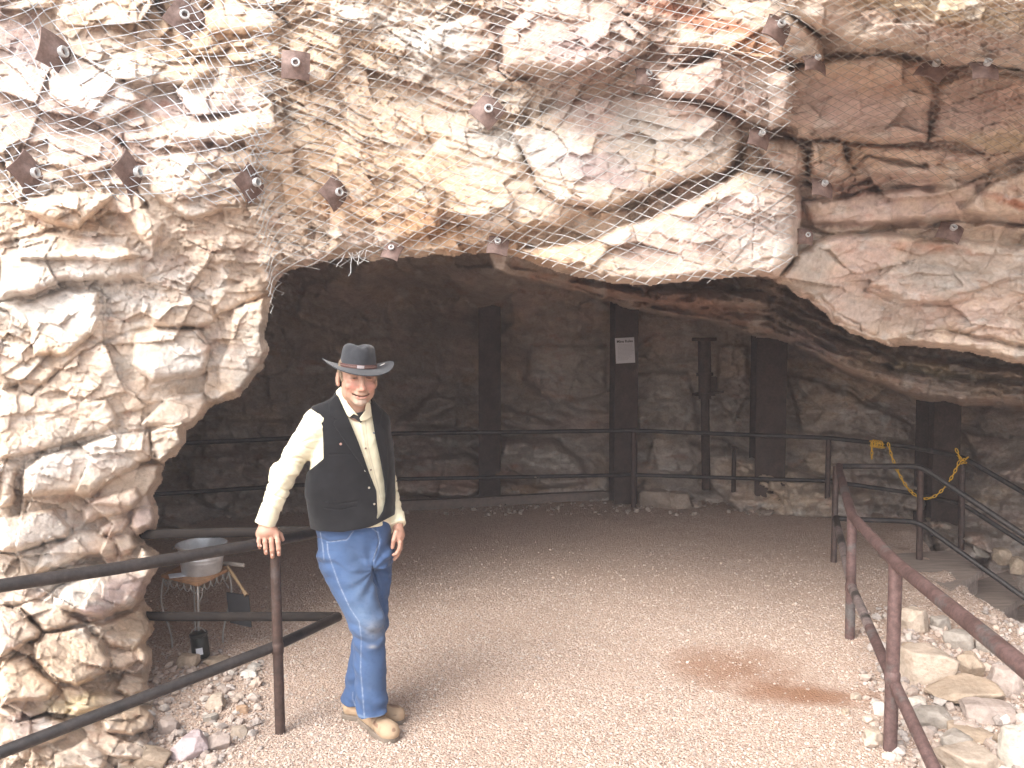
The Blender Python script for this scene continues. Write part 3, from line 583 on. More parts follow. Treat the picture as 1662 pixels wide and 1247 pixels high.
# ================================================================== GROUND
def gz(x, y):
    x = np.asarray(x, float); y = np.asarray(y, float)
    z = .012 * fbm(x * 1.3, y * 1.3, .5, 3) + .006 * vnoise(x * 6, y * 6, 2.5)
    # rubble foot of the left pillar
    z = z + .06 * sstep(-1.75, -2.6, x + .12 * fbm(x * 2, y * 2, 4.4, 3)) * sstep(5.6, 4.2, y) * sstep(1.5, 3.0, y)
    # loose bank right of the railing, then the hollow with the steps
    edge = np.interp(y, [0, 2.6, 3.6, 5, 6.8, 9, 12], [1.75, 1.75, 1.88, 2.15, 2.9, 4.2, 6.0])
    q = x - edge + .1 * fbm(x * 2, y * 2, 8.4, 3)
    z = z + .05 * sstep(.0, .25, q) * sstep(6.0, 4.5, y) + .05 * sstep(0, .5, q) * fbm(x * 3, y * 3, 3.9, 3)
    hol = sstep(.9, 1.6, q + .25 * (y - 6)) * sstep(8.8, 8.2, y) * sstep(4.4, 5.2, y)
    z = z - 1.1 * hol
    return z
gx_ = np.concatenate([np.linspace(-40, -6, 12), np.arange(-5.8, 6.6, .045), np.linspace(7, 40, 12)]); gy_ = np.concatenate([np.linspace(-40, -2, 14), np.arange(-1.6, 2.4, .1), np.arange(2.4, 12.6, .045), np.linspace(13, 18, 5)])
GX, GY = np.meshgrid(gx_, gy_); GZ = gz(GX, GY)
gf = grid_faces(*GX.shape)[:, ::-1]
m = NT('gravel_ground'); oc = m.tc.outputs['Object']
vo = m.n('TexVoronoi', feature='F1'); vo.inputs['Scale'].default_value = 85; m.t.links.new(oc, vo.inputs['Vector'])
vo2 = m.n('TexVoronoi', feature='F1'); vo2.inputs['Scale'].default_value = 170; m.t.links.new(oc, vo2.inputs['Vector'])
hs_ = m.n('SeparateColor'); m.t.links.new(vo.outputs['Color'], hs_.inputs[0])
peb = m.ramp(hs_.outputs[0], [(0, (.30, .23, .195)), (.3, (.44, .34, .28)), (.6, (.50, .395, .335)), (.85, (.55, .455, .395)), (1, (.62, .55, .50))])
big = m.noise(.9, 5, .6); fine = m.noise(14, 5, .7)
dust = m.ramp(fine.outputs[0], [(.3, (.42, .32, .26)), (.7, (.52, .405, .335))])
dk = m.ramp(big.outputs[0], [(.35, (0, 0, 0)), (.7, (.7, .7, .7))])
c = m.mix(dk, peb, dust)
# damp red dirt patches where the gravel is worn away
sx = m.n('SeparateXYZ'); m.t.links.new(oc, sx.inputs[0])
def blob(cx, cy, rx, ry, nz=.9):
    a = m.n('Math', operation='MULTIPLY_ADD', i_1=1 / rx, i_2=-cx / rx); m.t.links.new(sx.outputs[0], a.inputs[0])
    b = m.n('Math', operation='MULTIPLY_ADD', i_1=1 / ry, i_2=-cy / ry); m.t.links.new(sx.outputs[1], b.inputs[0])
    a2 = m.n('Math', operation='MULTIPLY', i_0=a.outputs[0], i_1=a.outputs[0]); b2 = m.n('Math', operation='MULTIPLY_ADD', i_0=b.outputs[0], i_1=b.outputs[0], i_2=a2.outputs[0])
    r = m.n('Math', operation='SQRT', i_0=b2.outputs[0]); nn = m.noise(3.2, 6, .65)
    s = m.n('Math', operation='MULTIPLY_ADD', i_0=nn.outputs[0], i_1=nz * 2, i_2=r.outputs[0])
    mr = m.n('MapRange', interpolation_type='SMOOTHSTEP'); m.t.links.new(s.outputs[0], mr.inputs[0])
    mr.inputs[1].default_value = nz + 1.15; mr.inputs[2].default_value = nz + .05; return mr.outputs[0]
PATCH = [(1200, 1085, .50, .40), (1350, 1130, .40, .16), (1275, 1125, .40, .18)]
for (pu, pv, rx, ry) in PATCH:
    g = G(pu, pv); f = m.n('Math', operation='MULTIPLY', i_0=blob(g.x, g.y, rx, ry), i_1=.72)
    c = m.mix(f.outputs[0], c, (.29, .16, .10))
b1 = m.bump(vo.outputs['Distance'], .9, -.010); b1 = m.bump(vo2.outputs['Distance'], .6, -.005, b1); b1 = m.bump(fine.outputs[0], .5, .01, b1)
c = m.mix(1.0, c, (.99, .945, .905), 'MULTIPLY')
m.set(color=c, rough=.95, normal=b1, spec=.1); MGROUND = m.m
tag(link('ground', np_mesh('ground', np.stack([GX, GY, GZ], -1), quads=gf[:, ::-1] if False else gf), MGROUND), kind='structure')

# ---- gravel: loose stones as real geometry
ico_me = None
def ico(sub):
    import bmesh
    bm = bmesh.new(); bmesh.ops.create_icosphere(bm, subdivisions=sub, radius=1); V = np.array([w.co[:] for w in bm.verts]); F = np.array([[w.index for w in f.verts] for f in bm.faces]); bm.free(); return V, F
IV, IF = ico(1)
def scatter(name, xs, ys, size, cols, mat, sink=.35, flat=(.45, .8)):
    n = len(xs); jit = 1 + .28 * (RNG.random((n, 12)) - .5) * 2
    V = IV[None] * jit[..., None]; sc = np.stack([np.ones(n), .6 + .4 * RNG.random(n), flat[0] + (flat[1] - flat[0]) * RNG.random(n)], -1); V = V * sc[:, None]
    t = RNG.random(n) * 6.283; a = (RNG.random(n) - .5) * .9
    ca, sa = np.cos(a), np.sin(a); x, y, z = V[..., 0], V[..., 1], V[..., 2]; x, z = x * ca[:, None] - z * sa[:, None], x * sa[:, None] + z * ca[:, None]
    ct, st = np.cos(t), np.sin(t); x, y = x * ct[:, None] - y * st[:, None], x * st[:, None] + y * ct[:, None]
    s = size[:, None] / 2; zz = gz(xs, ys)[:, None] + s * (sc[:, 2:3] - sink)
    V = np.stack([xs[:, None] + x * s, ys[:, None] + y * s, zz + z * s], -1).reshape(-1, 3)
    F = (IF[None] + (np.arange(n) * 12)[:, None, None]).reshape(-1, 3)
    me = np_mesh(name, V, tris=F, smooth=False, col=np.repeat(cols, 12, 0)); return link(name, me, mat)
m = NT('loose_stone'); cc = m.mix(.35, m.attr(), m.ramp(m.noise(90, 4).outputs[0], [(.3, (.34, .28, .24)), (.7, (.6, .54, .48))]))
MSTONE = m.set(color=cc, rough=.9, spec=.15, normal=m.bump(m.noise(200, 4).outputs[0], .4, .003))
pal = np.array([(.48, .37, .31), (.54, .43, .37), (.60, .53, .47), (.38, .29, .25), (.46, .35, .29), (.50, .45, .42), (.32, .27, .25), (.56, .43, .34)])
n = 90000
yy = 3.1 + 4.4 * RNG.random(n) ** 1.7; hw = yy * .66; xx = (RNG.random(n) * 2 - 1) * hw
sz = .005 + .012 * RNG.random(n) ** 2.3 + .014 * (RNG.random(n) > .985) * RNG.random(n)
kx = np.ones(n, bool)
for (pu, pv, rx, ry) in PATCH:
    g = G(pu, pv); kx &= ~((((xx - g.x) / rx) ** 2 + ((yy - g.y) / ry) ** 2 < .8) & (RNG.random(n) < .8))
kx &= (fbm(xx * 1.1, yy * 1.1, 6.1, 3) + .5 * (RNG.random(n) - .5) > -.5) & (RNG.random(n) < sstep(7.4, 4.5, yy) + .05)
xx, yy, sz = xx[kx], yy[kx], sz[kx]
g_ = scatter('gravel', xx, yy, sz, pal[RNG.integers(0, 8, len(xx))] * (.80 + .36 * RNG.random((len(xx), 1))) * np.array([[.97, .95, .92]]), MSTONE)
tag(g_, 'small pinkish tan gravel stones strewn over the cave floor', kind='stuff')
# ================================================================== MATERIALS for made things
def mat_pipe(name, c0, c1, c2, rough=.55, wear=.62):
    m = NT(name); a = m.noise(9, 6, .7); b = m.noise(45, 5, .7); g = m.noise(3.2, 5, .65)
    c = m.ramp(a.outputs[0], [(.35, c0), (.62, c1)]); k = m.ramp(g.outputs[0], [(wear, (0, 0, 0)), (wear + .06, (1, 1, 1))])
    c = m.mix(k, c, c2)
    s = m.ramp(b.outputs[0], [(.4, (.75, .75, .75)), (.6, (1.1, 1.1, 1.1))]); c = m.mix(1.0, c, s, 'MULTIPLY')
    return m.set(color=c, rough=rough, metal=.25, normal=m.bump(b.outputs[0], .35, .002), spec=.4)
MPIPE = mat_pipe('rusty_pipe', (.050, .033, .028), (.085, .052, .042), (.10, .085, .08))
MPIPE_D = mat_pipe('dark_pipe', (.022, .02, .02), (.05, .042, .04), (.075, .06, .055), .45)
MPIPE_S = mat_pipe('shaded_pipe', (.012, .009, .008), (.024, .018, .015), (.03, .022, .018), .95)  # copy for the return rails, their shade put into a darker, duller colour
MPIPE_R = mat_pipe('red_pipe', (.085, .05, .044), (.15, .092, .085), (.13, .115, .11), .6, .56)
MPIPE_W = mat_pipe('worn_pipe', (.16, .12, .11), (.26, .21, .2), (.055, .045, .04), .6, .5)
MPLATE = mat_pipe('plate_steel', (.15, .095, .08), (.21, .145, .125), (.24, .17, .14), .6)
MBEAM = mat_pipe('beam_steel', (.048, .033, .027), (.08, .056, .046), (.11, .075, .06), .85)
def simple(name, col, rough=.6, metal=0.0, var=.2, sc=20, bump=.15, bd=.003):
    m = NT(name); n = m.noise(sc, 5, .6)
    lo = tuple(max(0, q * (1 - var)) for q in col); hi = tuple(min(1, q * (1 + var)) for q in col)
    return m.set(color=m.ramp(n.outputs[0], [(.3, lo), (.7, hi)]), rough=rough, metal=metal, normal=m.bump(m.noise(sc * 4, 4).outputs[0], bump, bd))
MZINC = simple('galvanised_steel', (.56, .58, .60), .42, .55, .18, 14)
MRING = simple('zinc_ring', (.55, .57, .58), .45, .4, .15, 30)
MWIRE = simple('galvanised_wire', (.56, .61, .66), .5, .2, .2, 30)
MWIRE3 = simple('dull_wire', (.34, .30, .26), .6, .1, .25, 30)
MWIRE2 = simple('weathered_wire', (.50, .51, .51), .6, .15, .25, 30)
MWOOD = simple('table_wood', (.34, .19, .10), .7, 0, .3, 30)
MPLANK = NT('weathered_plank'); _n = MPLANK.noise(6, 6, .6, MPLANK.map((1, 12, 3)))
MPLANK = MPLANK.set(color=MPLANK.ramp(_n.outputs[0], [(.3, (.16, .12, .10)), (.7, (.32, .26, .22))]), rough=.9, normal=MPLANK.bump(_n.outputs[0], .4, .004))
MBLACK = simple('black_board', (.012, .012, .014), .7, 0, .2)
MPAPER = simple('paper', (.55, .56, .60), .8, 0, .03, 6, .02)
MINK = simple('ink', (.03, .03, .035), .8, 0, .0)
MYEL = simple('yellow_plastic', (.72, .42, .02), .45, 0, .12)
MIRON = simple('iron_wire', (.34, .33, .31), .6, .4, .3)

# ================================================================== RAILINGS
def rail(name, label, group, posts, tops, lows, mats):
    r = empty(name, posts[0][1], label, 'railing', group)
    for p in posts:
        a, b = p[0], p[1]; mb = MB(); up = (a - b).normalized()
        mb.tube([b - up * .12, a], p[2], 16); mb.build('post', p[3], r)
        cb = MB()
        for t in p[4]:                                    # weld collars where rails meet the post
            c = a + (b - a) * t; cb.tube([c + up * .035, c + up * .02, c - up * .02, c - up * .035], [p[2] * .9, p[2] * 1.16, p[2] * 1.16, p[2] * .9], 14)
        if p[4]: cb.build('weld_collar', p[3], r)
    for nm, lst in (('top_rail', tops), ('lower_rail', lows)):
        for pts, rad, mt in lst:
            MB().tube(smooth_path(pts), rad, 16).build(nm, mt, r)
    return r
def smooth_path(pts, k=.09, n=5):
    """rounds the corners of a polyline"""
    pts = [Vector(p) for p in pts]; out = [pts[0]]
    for a, b, c in zip(pts[:-2], pts[1:-1], pts[2:]):
        k1 = min(k, (a - b).length * .4); k2 = min(k, (c - b).length * .4); p = b + (a - b).normalized() * k1; q = b + (c - b).normalized() * k2
        for i in range(n + 1):
            t = i / n; out.append(p * (1 - t) ** 2 + b * 2 * t * (1 - t) + q * t * t)
    out.append(pts[-1]); return out
RG = 'pipe railings'
# left, in front of the pillar, where the man leans
pl = G(455, 1190); ptl = P(446, 884, 3.805)
rail('railing', 'dark pipe railing in front of the left rock pillar, under the hand of the man', RG,
     [(ptl, Vector((pl.x, pl.y, float(gz(pl.x, pl.y)))), .0245, MPIPE, [.55])],
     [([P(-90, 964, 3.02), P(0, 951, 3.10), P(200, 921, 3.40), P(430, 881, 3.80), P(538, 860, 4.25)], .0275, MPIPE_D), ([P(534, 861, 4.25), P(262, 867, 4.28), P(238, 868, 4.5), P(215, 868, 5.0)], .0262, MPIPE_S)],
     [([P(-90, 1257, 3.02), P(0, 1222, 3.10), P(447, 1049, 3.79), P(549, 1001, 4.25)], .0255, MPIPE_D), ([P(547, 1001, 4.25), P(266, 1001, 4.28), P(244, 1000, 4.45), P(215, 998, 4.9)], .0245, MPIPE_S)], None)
# far railing along the back of the floor
A = P(1028, 699, 9.06); B = P(1345, 711, 8.6); Gp = P(1562, 742, 7.7)
rail('railing', 'long dark pipe railing along the back wall of the cave behind the man', RG,
     [(A, G(1028, 824), .028, MPIPE, []), (B, G(1342, 838), .028, MPIPE, []), (Gp, P(1560, 905, 7.6), .028, MPIPE, [])],
     [([P(150, 731, 7.3), P(310, 719, 7.8), P(640, 704, 8.55), A, B, P(1475, 725, 8.1), Gp, P(1662, 800, 7.3), P(1780, 868, 6.9)], .024, MPIPE_D)],
     [([P(150, 812, 7.3), P(260, 802, 7.6), P(640, 778, 8.55), P(1028, 771, 9.06), P(1345, 781, 8.6), P(1475, 800, 8.1), P(1562, 818, 7.7), P(1662, 882, 7.3), P(1780, 955, 6.9)], .022, MPIPE_D)], None)
# right railing
C_ = P(1357, 757, 6.87); E_ = P(1383, 838, 5.0); F_ = P(1454, 914, 3.62); D_ = P(1494, 757, 6.8)
rail('railing', 'reddish brown pipe railing running from the right foreground back to the steps', RG,
     [(C_, G(1353, 912), .026, MPIPE, []), (D_, P(1492, 920, 6.8), .026, MPIPE, []), (E_, P(1379, 1047, 5.0), .030, MPIPE_R, [.55]), (F_, P(1443, 1262, 3.6), .030, MPIPE_R, [.53])],
     [([P(1362, 757, 6.85), P(1362, 764, 6.7), E_, F_, P(1662, 1083, 2.4), P(1900, 1290, 1.9)], .0305, MPIPE_R), ([C_, D_, P(1662, 869, 6.2), P(1800, 962, 5.8)], .024, MPIPE_D)],
     [([P(1356, 838, 6.87), P(1382, 952, 5.0), P(1412, 1020, 4.25)], .027, MPIPE_W), ([P(1412, 1020, 4.25), P(1448, 1102, 3.62), P(1516, 1247, 3.13), P(1560, 1340, 2.9)], .0272, MPIPE_R), ([P(1358, 842, 6.87), P(1490, 847, 6.8), P(1662, 970, 6.2), P(1800, 1066, 5.8)], .022, MPIPE_D)], None)

# yellow plastic chain
def chain(pts, step=.042):
    mb = MB(); L = [Vector(p) for p in pts]; acc = 0; k = 0; samp = []
    for a, b in zip(L[:-1], L[1:]):
        n = max(1, int((b - a).length / .004))
        for i in range(n): samp.append(a + (b - a) * i / n)
    cum = 0; last = samp[0]; nxt = 0
    for i, p in enumerate(samp):
        cum += (p - last).length; last = p
        if cum >= nxt and i + 8 < len(samp):
            t = (samp[i + 8] - p).normalized(); s = t.orthogonal().normalized(); s = s if k % 2 else t.cross(s)
            mb.tube([p + t * (.027 * math.cos(w)) + s * (.011 * math.sin(w)) for w in [2 * math.pi * j / 10 for j in range(10)]], .0045, 6, closed=True); k += 1; nxt += step
    return mb
c0, c1 = P(1440, 722, 8.18), P(1556, 744, 7.68); n = 24
cat = []
for i in range(n + 1):
    t = i / n; p = c0.lerp(c1, t); p.z -= .47 * (1 - (2 * t - 1) ** 2) ** .9; p.y -= .03; cat.append(p)
ch = chain(cat)
for j in range(4):                                        # wrapped ends
    c = P(1418 + 4 * j, 720 + j * .6, 8.24); ch.tube([c + Vector((0, .038 * math.cos(w), .038 * math.sin(w))) for w in [2 * math.pi * q / 10 for q in range(10)]], .008, 6, closed=True)
for b in (chain([P(1415, 722, 8.2), P(1415, 750, 8.2)]), chain([P(1556, 742, 7.65), P(1562, 748, 7.6), P(1574, 741, 7.5)]), chain([P(1553, 732, 7.66), P(1562, 752, 7.6), P(1572, 750, 7.5)]), chain([P(1416, 717, 8.2), P(1440, 723, 8.15)]), chain([P(1417, 724, 8.18), P(1438, 727, 8.13)])):
    ch.add(b.v, b.f)
tag(ch.build('plastic_chain', MYEL), 'yellow plastic chain hanging in a loop across the top of the steps', 'chain')

# ================================================================== CAVE SUPPORTS
def hbeam(u, v0, v1, d, w, label, yaw=0.0, group='steel posts propping the cave roof'):
    t, b = P(u, v0, d), P(u, v1, d); r = empty('support_post', b, label, 'post', group)
    from mathutils import Matrix
    R = Matrix.Rotation(yaw, 3, 'Z'); h = (t - b).length; c = (t + b) / 2
    for s in (-1, 1): MB().box(c + R @ Vector((0, s * w * .5, 0)), (w, .018, h), R, .003).build('flange', MBEAM, r)
    MB().box(c, (.014, w * .96, h), R).build('web', MBEAM, r)
    MB().box(Vector((t.x, t.y, t.z + .02)), (w * 1.3, w * 1.3, .03), R, .003).build('cap_plate', MBEAM, r)
    return r
hbeam(795, 400, 815, 9.5, .26, 'broad dark steel post in the dim middle of the cave, right of the man')
hbeam(1012, 470, 815, 9.25, .27, 'brown steel post with the white paper notice on it', .1)
hbeam(1246, 520, 822, 9.0, .33, 'broad dark steel post behind the railing, right of the rusty screw jack', -.1)
hbeam(1521, 610, 865, 8.35, .30, 'dark steel post behind the hanging yellow chain', .1)
#hbeam(512, 440, 800, 9.3, .26, 'dim steel post in the blackest part of the cave, behind the man')
# rusty jack
t, b = P(1143, 548, 9.15), P(1146, 795, 9.15); r = empty('screw_jack', b, 'rusty screw jack prop with collars between two steel posts', 'prop')
MB().tube([b, b.lerp(t, .62)], .05, 14).build('outer_tube', MBEAM, r); MB().tube([b.lerp(t, .6), t], .075, 14).build('upper_timber', MBEAM, r)
MB().tube([b.lerp(t, .62), b.lerp(t, .64)], .12, 12).tube([b.lerp(t, .75), b.lerp(t, .77)], .10, 12).box(b.lerp(t, .69) + Vector((.09, -.03, 0)), (.08, .05, .2), None, .01).build('collar', MBEAM, r)
MB().tube([b.lerp(t, .63) + Vector((-.16, -.06, 0)), b.lerp(t, .63) + Vector((.2, -.06, .03))], .014, 8).build('handle', MBEAM, r)
MB().box(t + Vector((0, 0, -.02)), (.24, .2, .04), None, .005).build('head_plate', MBEAM, r)
t, b = P(1192, 727, 9.0), P(1190, 806, 9.0); mb = MB().tube([b, t], .026, 10).tube([t - Vector((0, 0, .01)), t + Vector((0, 0, .012))], .034, 10)
tag(mb.build('stake', MBEAM), 'short rusty stake standing against the slanting rock slab', 'stake')
# notice
cn = P(1014.5, 569, 9.08); w_, h_ = .222, .29
from mathutils import Matrix
RS = Matrix.Rotation(.1, 3, 'Z') @ Matrix.Rotation(math.radians(-3), 3, 'Y')
nr_ = empty('notice', cn, 'white paper notice with a bold heading fixed to the steel post', 'notice')
MB().box(cn, (w_, .006, h_), RS).build('sheet', MPAPER, nr_)
def text(body, size, loc, rot, mat, parent, name, bold=0.0, ext=.001, align='CENTER'):
    cu_ = bpy.data.curves.new(name, 'FONT'); cu_.body = body; cu_.size = size; cu_.align_x = align; cu_.align_y = 'CENTER'; cu_.extrude = ext; cu_.offset = bold; cu_.resolution_u = 2
    tmp = bpy.data.objects.new('tmp', cu_); me = bpy.data.meshes.new_from_object(tmp); bpy.data.objects.remove(tmp)
    M = Matrix.Translation(loc) @ rot.to_4x4() @ Matrix.Rotation(math.radians(90), 4, 'X'); me.transform(M); me.name = name
    return link(name, me, mat, parent)
fr_ = lambda x, z: cn + RS @ Vector((x, -.0045, z))
text('Mine Rules', .042, fr_(0, .103), RS, MINK, nr_, 'heading', .0012)
ln = MB()                                                 # body text lines, too small to read
rl = random.Random(3)
for i in range(13):
    z = .068 - i * .0145; x = -.085; e_ = .085 if i < 8 else (.02 if i > 10 else .06)
    while x < e_:
        q = rl.uniform(.008, .024); ln.box(fr_(x + q / 2, z), (q, .0012, .0032), RS); x += q + .005
ln.build('text_lines', simple('faint_ink', (.22, .22, .24), .8, 0, 0), nr_)
# timber edging at the back of the floor
a, b = G(640, 829), G(1016, 809); a.z = b.z = .05
mb = MB(); dirx = (b - a).normalized(); R = dirx.to_track_quat('X', 'Z').to_matrix()
mb.box((a + b) / 2, ((b - a).length, .13, .11), R, .015); tag(mb.build('timber_edging', simple('dark_timber', (.17, .13, .11), .95)), 'long weathered timber lying along the foot of the back wall', 'timber')
# steps going down to the right
st = empty('steps', G(1540, 940), 'weathered plank steps going down behind the right railing', 'steps')
for (q, z) in (([(1425, 900), (1556, 893), (1597, 924), (1543, 957)], .015), ([(1550, 955), (1636, 926), (1662, 968), (1608, 1005)], -.2), ([(1630, 1000), (1720, 955), (1760, 1010), (1680, 1050)], -.4)):
    Q = [G(u, v, z) for u, v in q]; V = Q + [p - Vector((0, 0, .055)) for p in Q]
    MB().add(V, [(0, 1, 2, 3), (4, 7, 6, 5), (0, 4, 5, 1), (1, 5, 6, 2), (2, 6, 7, 3), (3, 7, 4, 0)]).build('tread', MPLANK, st, smooth=False)
    V = [Q[3], Q[2], Q[2] - Vector((0, 0, .3)), Q[3] - Vector((0, 0, .3))]; bk = Vector((-.03, .03, -.056)); V2 = [p + bk for p in V]
    MB().add(V2 + [p + Vector((-.04, .04, 0)) for p in V2], [(0, 1, 2, 3), (4, 7, 6, 5), (0, 4, 5, 1), (1, 5, 6, 2), (2, 6, 7, 3), (3, 7, 4, 0)]).build('riser', MPLANK, st, smooth=False)

# ================================================================== ROCK BOLTS
BOLTS = [  # u, v, edge px, roll deg, yaw, pitch, label
 (299, 27, 48, 35, 26, 5, 'rock bolt plate nearest the top edge on the left, tilted like a diamond'), (92, 86, 58, 15, 74, -5, 'rock bolt plate half hidden by bunched wire at upper left, below the top edge'),
 (480, 105, 44, 2, 14, 0, 'rock bolt with its square plate sitting upright, upper left of centre'), (792, 179, 44, 42, 8, 0, 'diamond set rock bolt plate with a dark open ring, top centre of the face'),
 (1264, 44, 42, 28, 12, -28, 'orange brown tilted rock bolt plate near the top, right of the big pink boulder'), (47, 281, 54, 44, 80, 0, 'leftmost rock bolt plate, above the jutting boulder'),
 (213, 280, 54, 44, 82, 0, 'narrow edge-on rock bolt plate at the lower hem of the left wire'), (409, 297, 48, 44, 64, 0, 'rock bolt plate at the top of the wire bundle hanging at the cave corner'),
 (545, 313, 43, 42, 48, 0, 'rock bolt plate with a dark hole, rightmost in the lower left row'), (1050, 124, 34, 10, 20, -40, 'faint rock bolt under the belly of the big pink boulder'),
 (1324, 100, 36, 8, 10, -60, 'shaded rock bolt plate in the gap below the right overhang, leftmost of three'), (1516, 110, 42, 40, 0, -55, 'shaded dark rock bolt plate below the right overhang, middle of three'),
 (1600, 108, 40, 4, -5, -60, 'shaded rock bolt plate below the right overhang, rightmost of three'), (1234, 221, 34, 20, 10, -45, 'rock bolt tucked in the cleft between boulders above the jutting lip'),
 (1336, 302, 34, 10, 5, -50, 'rock bolt in the shadow under the two pale chunks'), (1309, 383, 26, 3, 5, -20, 'small rock bolt right beside the jutting lip boulder'),
 (1544, 374, 36, 30, 0, -50, 'dark rock bolt in the deep cleft at far right'), (808, 396, 34, 8, 0, -50, 'rock bolt on the lip straight above the cave middle'), (636, 406, 30, 20, 0, -50, 'faint rock bolt on the lip left of the cave middle')]
def bolt(u, v, e, roll, yaw, pitch, label):
    d = float(env(u, v)) - .05; c = P(u, v, d); s = e / FPX * d
    R = Matrix.Rotation(math.radians(yaw), 3, 'Z') @ Matrix.Rotation(math.radians(pitch * .6), 3, 'X') @ Matrix.Rotation(math.radians(roll), 3, 'Y')
    r = empty('rock_bolt', c, label, 'rock bolt', 'rock bolts pinning the wire to the face')
    N = 12; V = []; F = []
    for side in (0, 1):
        for j in range(N + 1):
            for i in range(N + 1):
                x = (i / N - .5) * s; z = (j / N - .5) * s; q = math.hypot(x, z) / s
                y = -.030 * math.exp(-(q / .2) ** 2) * (s / .15) + .006 * math.sin(3 * x / s + v) + (.022 * (q / .7) ** 3) + side * .006
                V.append(c + R @ Vector((x, y, z)))
    M_ = (N + 1) ** 2
    for j in range(N):
        for i in range(N):
            a = j * (N + 1) + i; F += [(a, a + 1, a + N + 2, a + N + 1), (a + M_, a + M_ + N + 1, a + M_ + N + 2, a + M_ + 1)]
    ed = [i for i in range(N)] + [i * (N + 1) + N for i in range(N)] + [N * (N + 1) + N - i for i in range(N)] + [(N - i) * (N + 1) for i in range(N)]
    for a, b in zip(ed, ed[1:] + ed[:1]): F.append((a, a + M_, b + M_, b))
    MB().add(V, F).build('plate', MPLATE, r)
    k = s / .15; RY = R @ Matrix.Rotation(math.radians(90), 3, 'X')
    MB().lathe(c + R @ Vector((0, -.03 * k, 0)), [(.0135 * k, -.03), (.0135 * k, .010 * k), (.0165 * k, .014 * k), (.022 * k, .013 * k), (.024 * k, .008 * k), (.0215 * k, .002 * k), (.0205 * k, -.01)], 20, RY).build('ring', MRING, r)
    MB().lathe(c + R @ Vector((0, -.012 * k, 0)), [(.0001, 0), (.0138 * k, 0)], 16, RY).build('bore', MBLACK, r)
for q in BOLTS: bolt(*q)

# ================================================================== WIRE MESH
def wire_mesh(name, label, region, cell, ang, mat, rad, seed, off=.035, bunch=None, holes=(), WA=17):
    """chain-link: zigzag wires hooked into one another, hung over the rock"""
    reg = np.array(region, float); lo = reg.min(0) - 60; hi = reg.max(0) + 60
    ca, sa = math.cos(ang), math.sin(ang); cx, cy = (lo + hi) / 2; R_ = np.hypot(*(hi - lo)) / 2
    nw = int(2 * R_ / cell[0]) + 2; nj = int(2 * R_ / (cell[1] / 2)) + 2; SUB = 3
    Vs, Fs = [], []; tot = 0
    j = np.arange(nj * SUB + 1) / SUB; jj = np.floor(j).astype(int); f = j - jj; tri = np.where(jj % 2 == 0, f, 1 - f) * 2 - 1       # -1..1 zigzag
    rs = np.random.default_rng(seed)
    for i in range(nw):
        amp = .5 + .035
        a = (i - nw / 2) * cell[0] + (tri * amp * (1 if i % 2 else -1)) * cell[0]; b = (j - nj / 2) * cell[1] / 2
        u = cx + a * ca - b * sa; v = cy + a * sa + b * ca
        wx = WA * vnoise(u / 130, v / 130, seed + .3) + WA * .14 * vnoise(u / 32, v / 32, seed + 4.1); wy = WA * vnoise(u / 130, v / 130, seed + 7.7) + WA * .14 * vnoise(u / 32, v / 32, seed + 9.1)
        u2 = u + wx; v2 = v + wy
        if bunch:
            for (bu, bv_, br, bs) in bunch:              # pull the wire towards a line of bunching
                g = np.exp(-((v2 - bv_) / (br * 2.2)) ** 2) * np.exp(-((u2 - bu) / br) ** 2); u2 = u2 - (u2 - bu) * bs * g
        s = poly_dist(u2, v2, reg) + 7 * vnoise(u2 / 14, v2 / 14, seed + 2.2)
        ok = s > 0
        for h in holes: ok &= poly_dist(u2, v2, h) < 0
        d = env(u2, v2) - off - .012 * (1 + vnoise(u / 60, v / 60, seed + 5.5)) - .006 * np.cos(np.pi * j) * (1 if i % 2 else -1) + .002 * rs.standard_normal(1)
        pts = PA(u2, v2, d)
        k = np.where(ok)[0]
        if len(k) < 4: continue
        for run in np.split(k, np.where(np.diff(k) > 1)[0] + 1):
            if len(run) < 4: continue
            p = pts[run]; t = np.gradient(p, axis=0); t /= np.linalg.norm(t, axis=1)[:, None] + 1e-9
            y = np.array([0, 1., 0]); s1 = np.cross(t, y); s1 /= np.linalg.norm(s1, axis=1)[:, None] + 1e-9; s2 = np.cross(t, s1)
            m_ = len(p); V = np.stack([p + rad * (s1 * math.cos(w) + s2 * math.sin(w)) for w in (0, 1.571, 3.142, 4.712)], 1).reshape(-1, 3)
            q = np.arange(m_ - 1)[:, None] * 4 + np.arange(4)[None]; q2 = np.arange(m_ - 1)[:, None] * 4 + (np.arange(4)[None] + 1) % 4
            Fs.append(np.stack([q, q2, q2 + 4, q + 4], -1).reshape(-1, 4) + tot); Vs.append(V); tot += len(V)
    o = link(name, np_mesh(name, np.concatenate(Vs), quads=np.concatenate(Fs)), mat)
    return tag(o, label, 'wire mesh', 'wire mesh over the rock')
wire_mesh('chain_link_mesh', 'bright bunched chain link wire over the upper left rock, ending in a ragged hem', [(-40, -30), (440, -30), (452, 120), (440, 250), (438, 330), (380, 335), (300, 322), (180, 325), (90, 300), (60, 335), (-40, 335)], (17.5, 18.5), .25, MWIRE, .0025, 3, .04, [(60, 60, 70, .75), (130, 110, 50, .6), (400, 300, 60, .6), (190, 230, 50, .55), (20, 290, 40, .6)], (), 30)
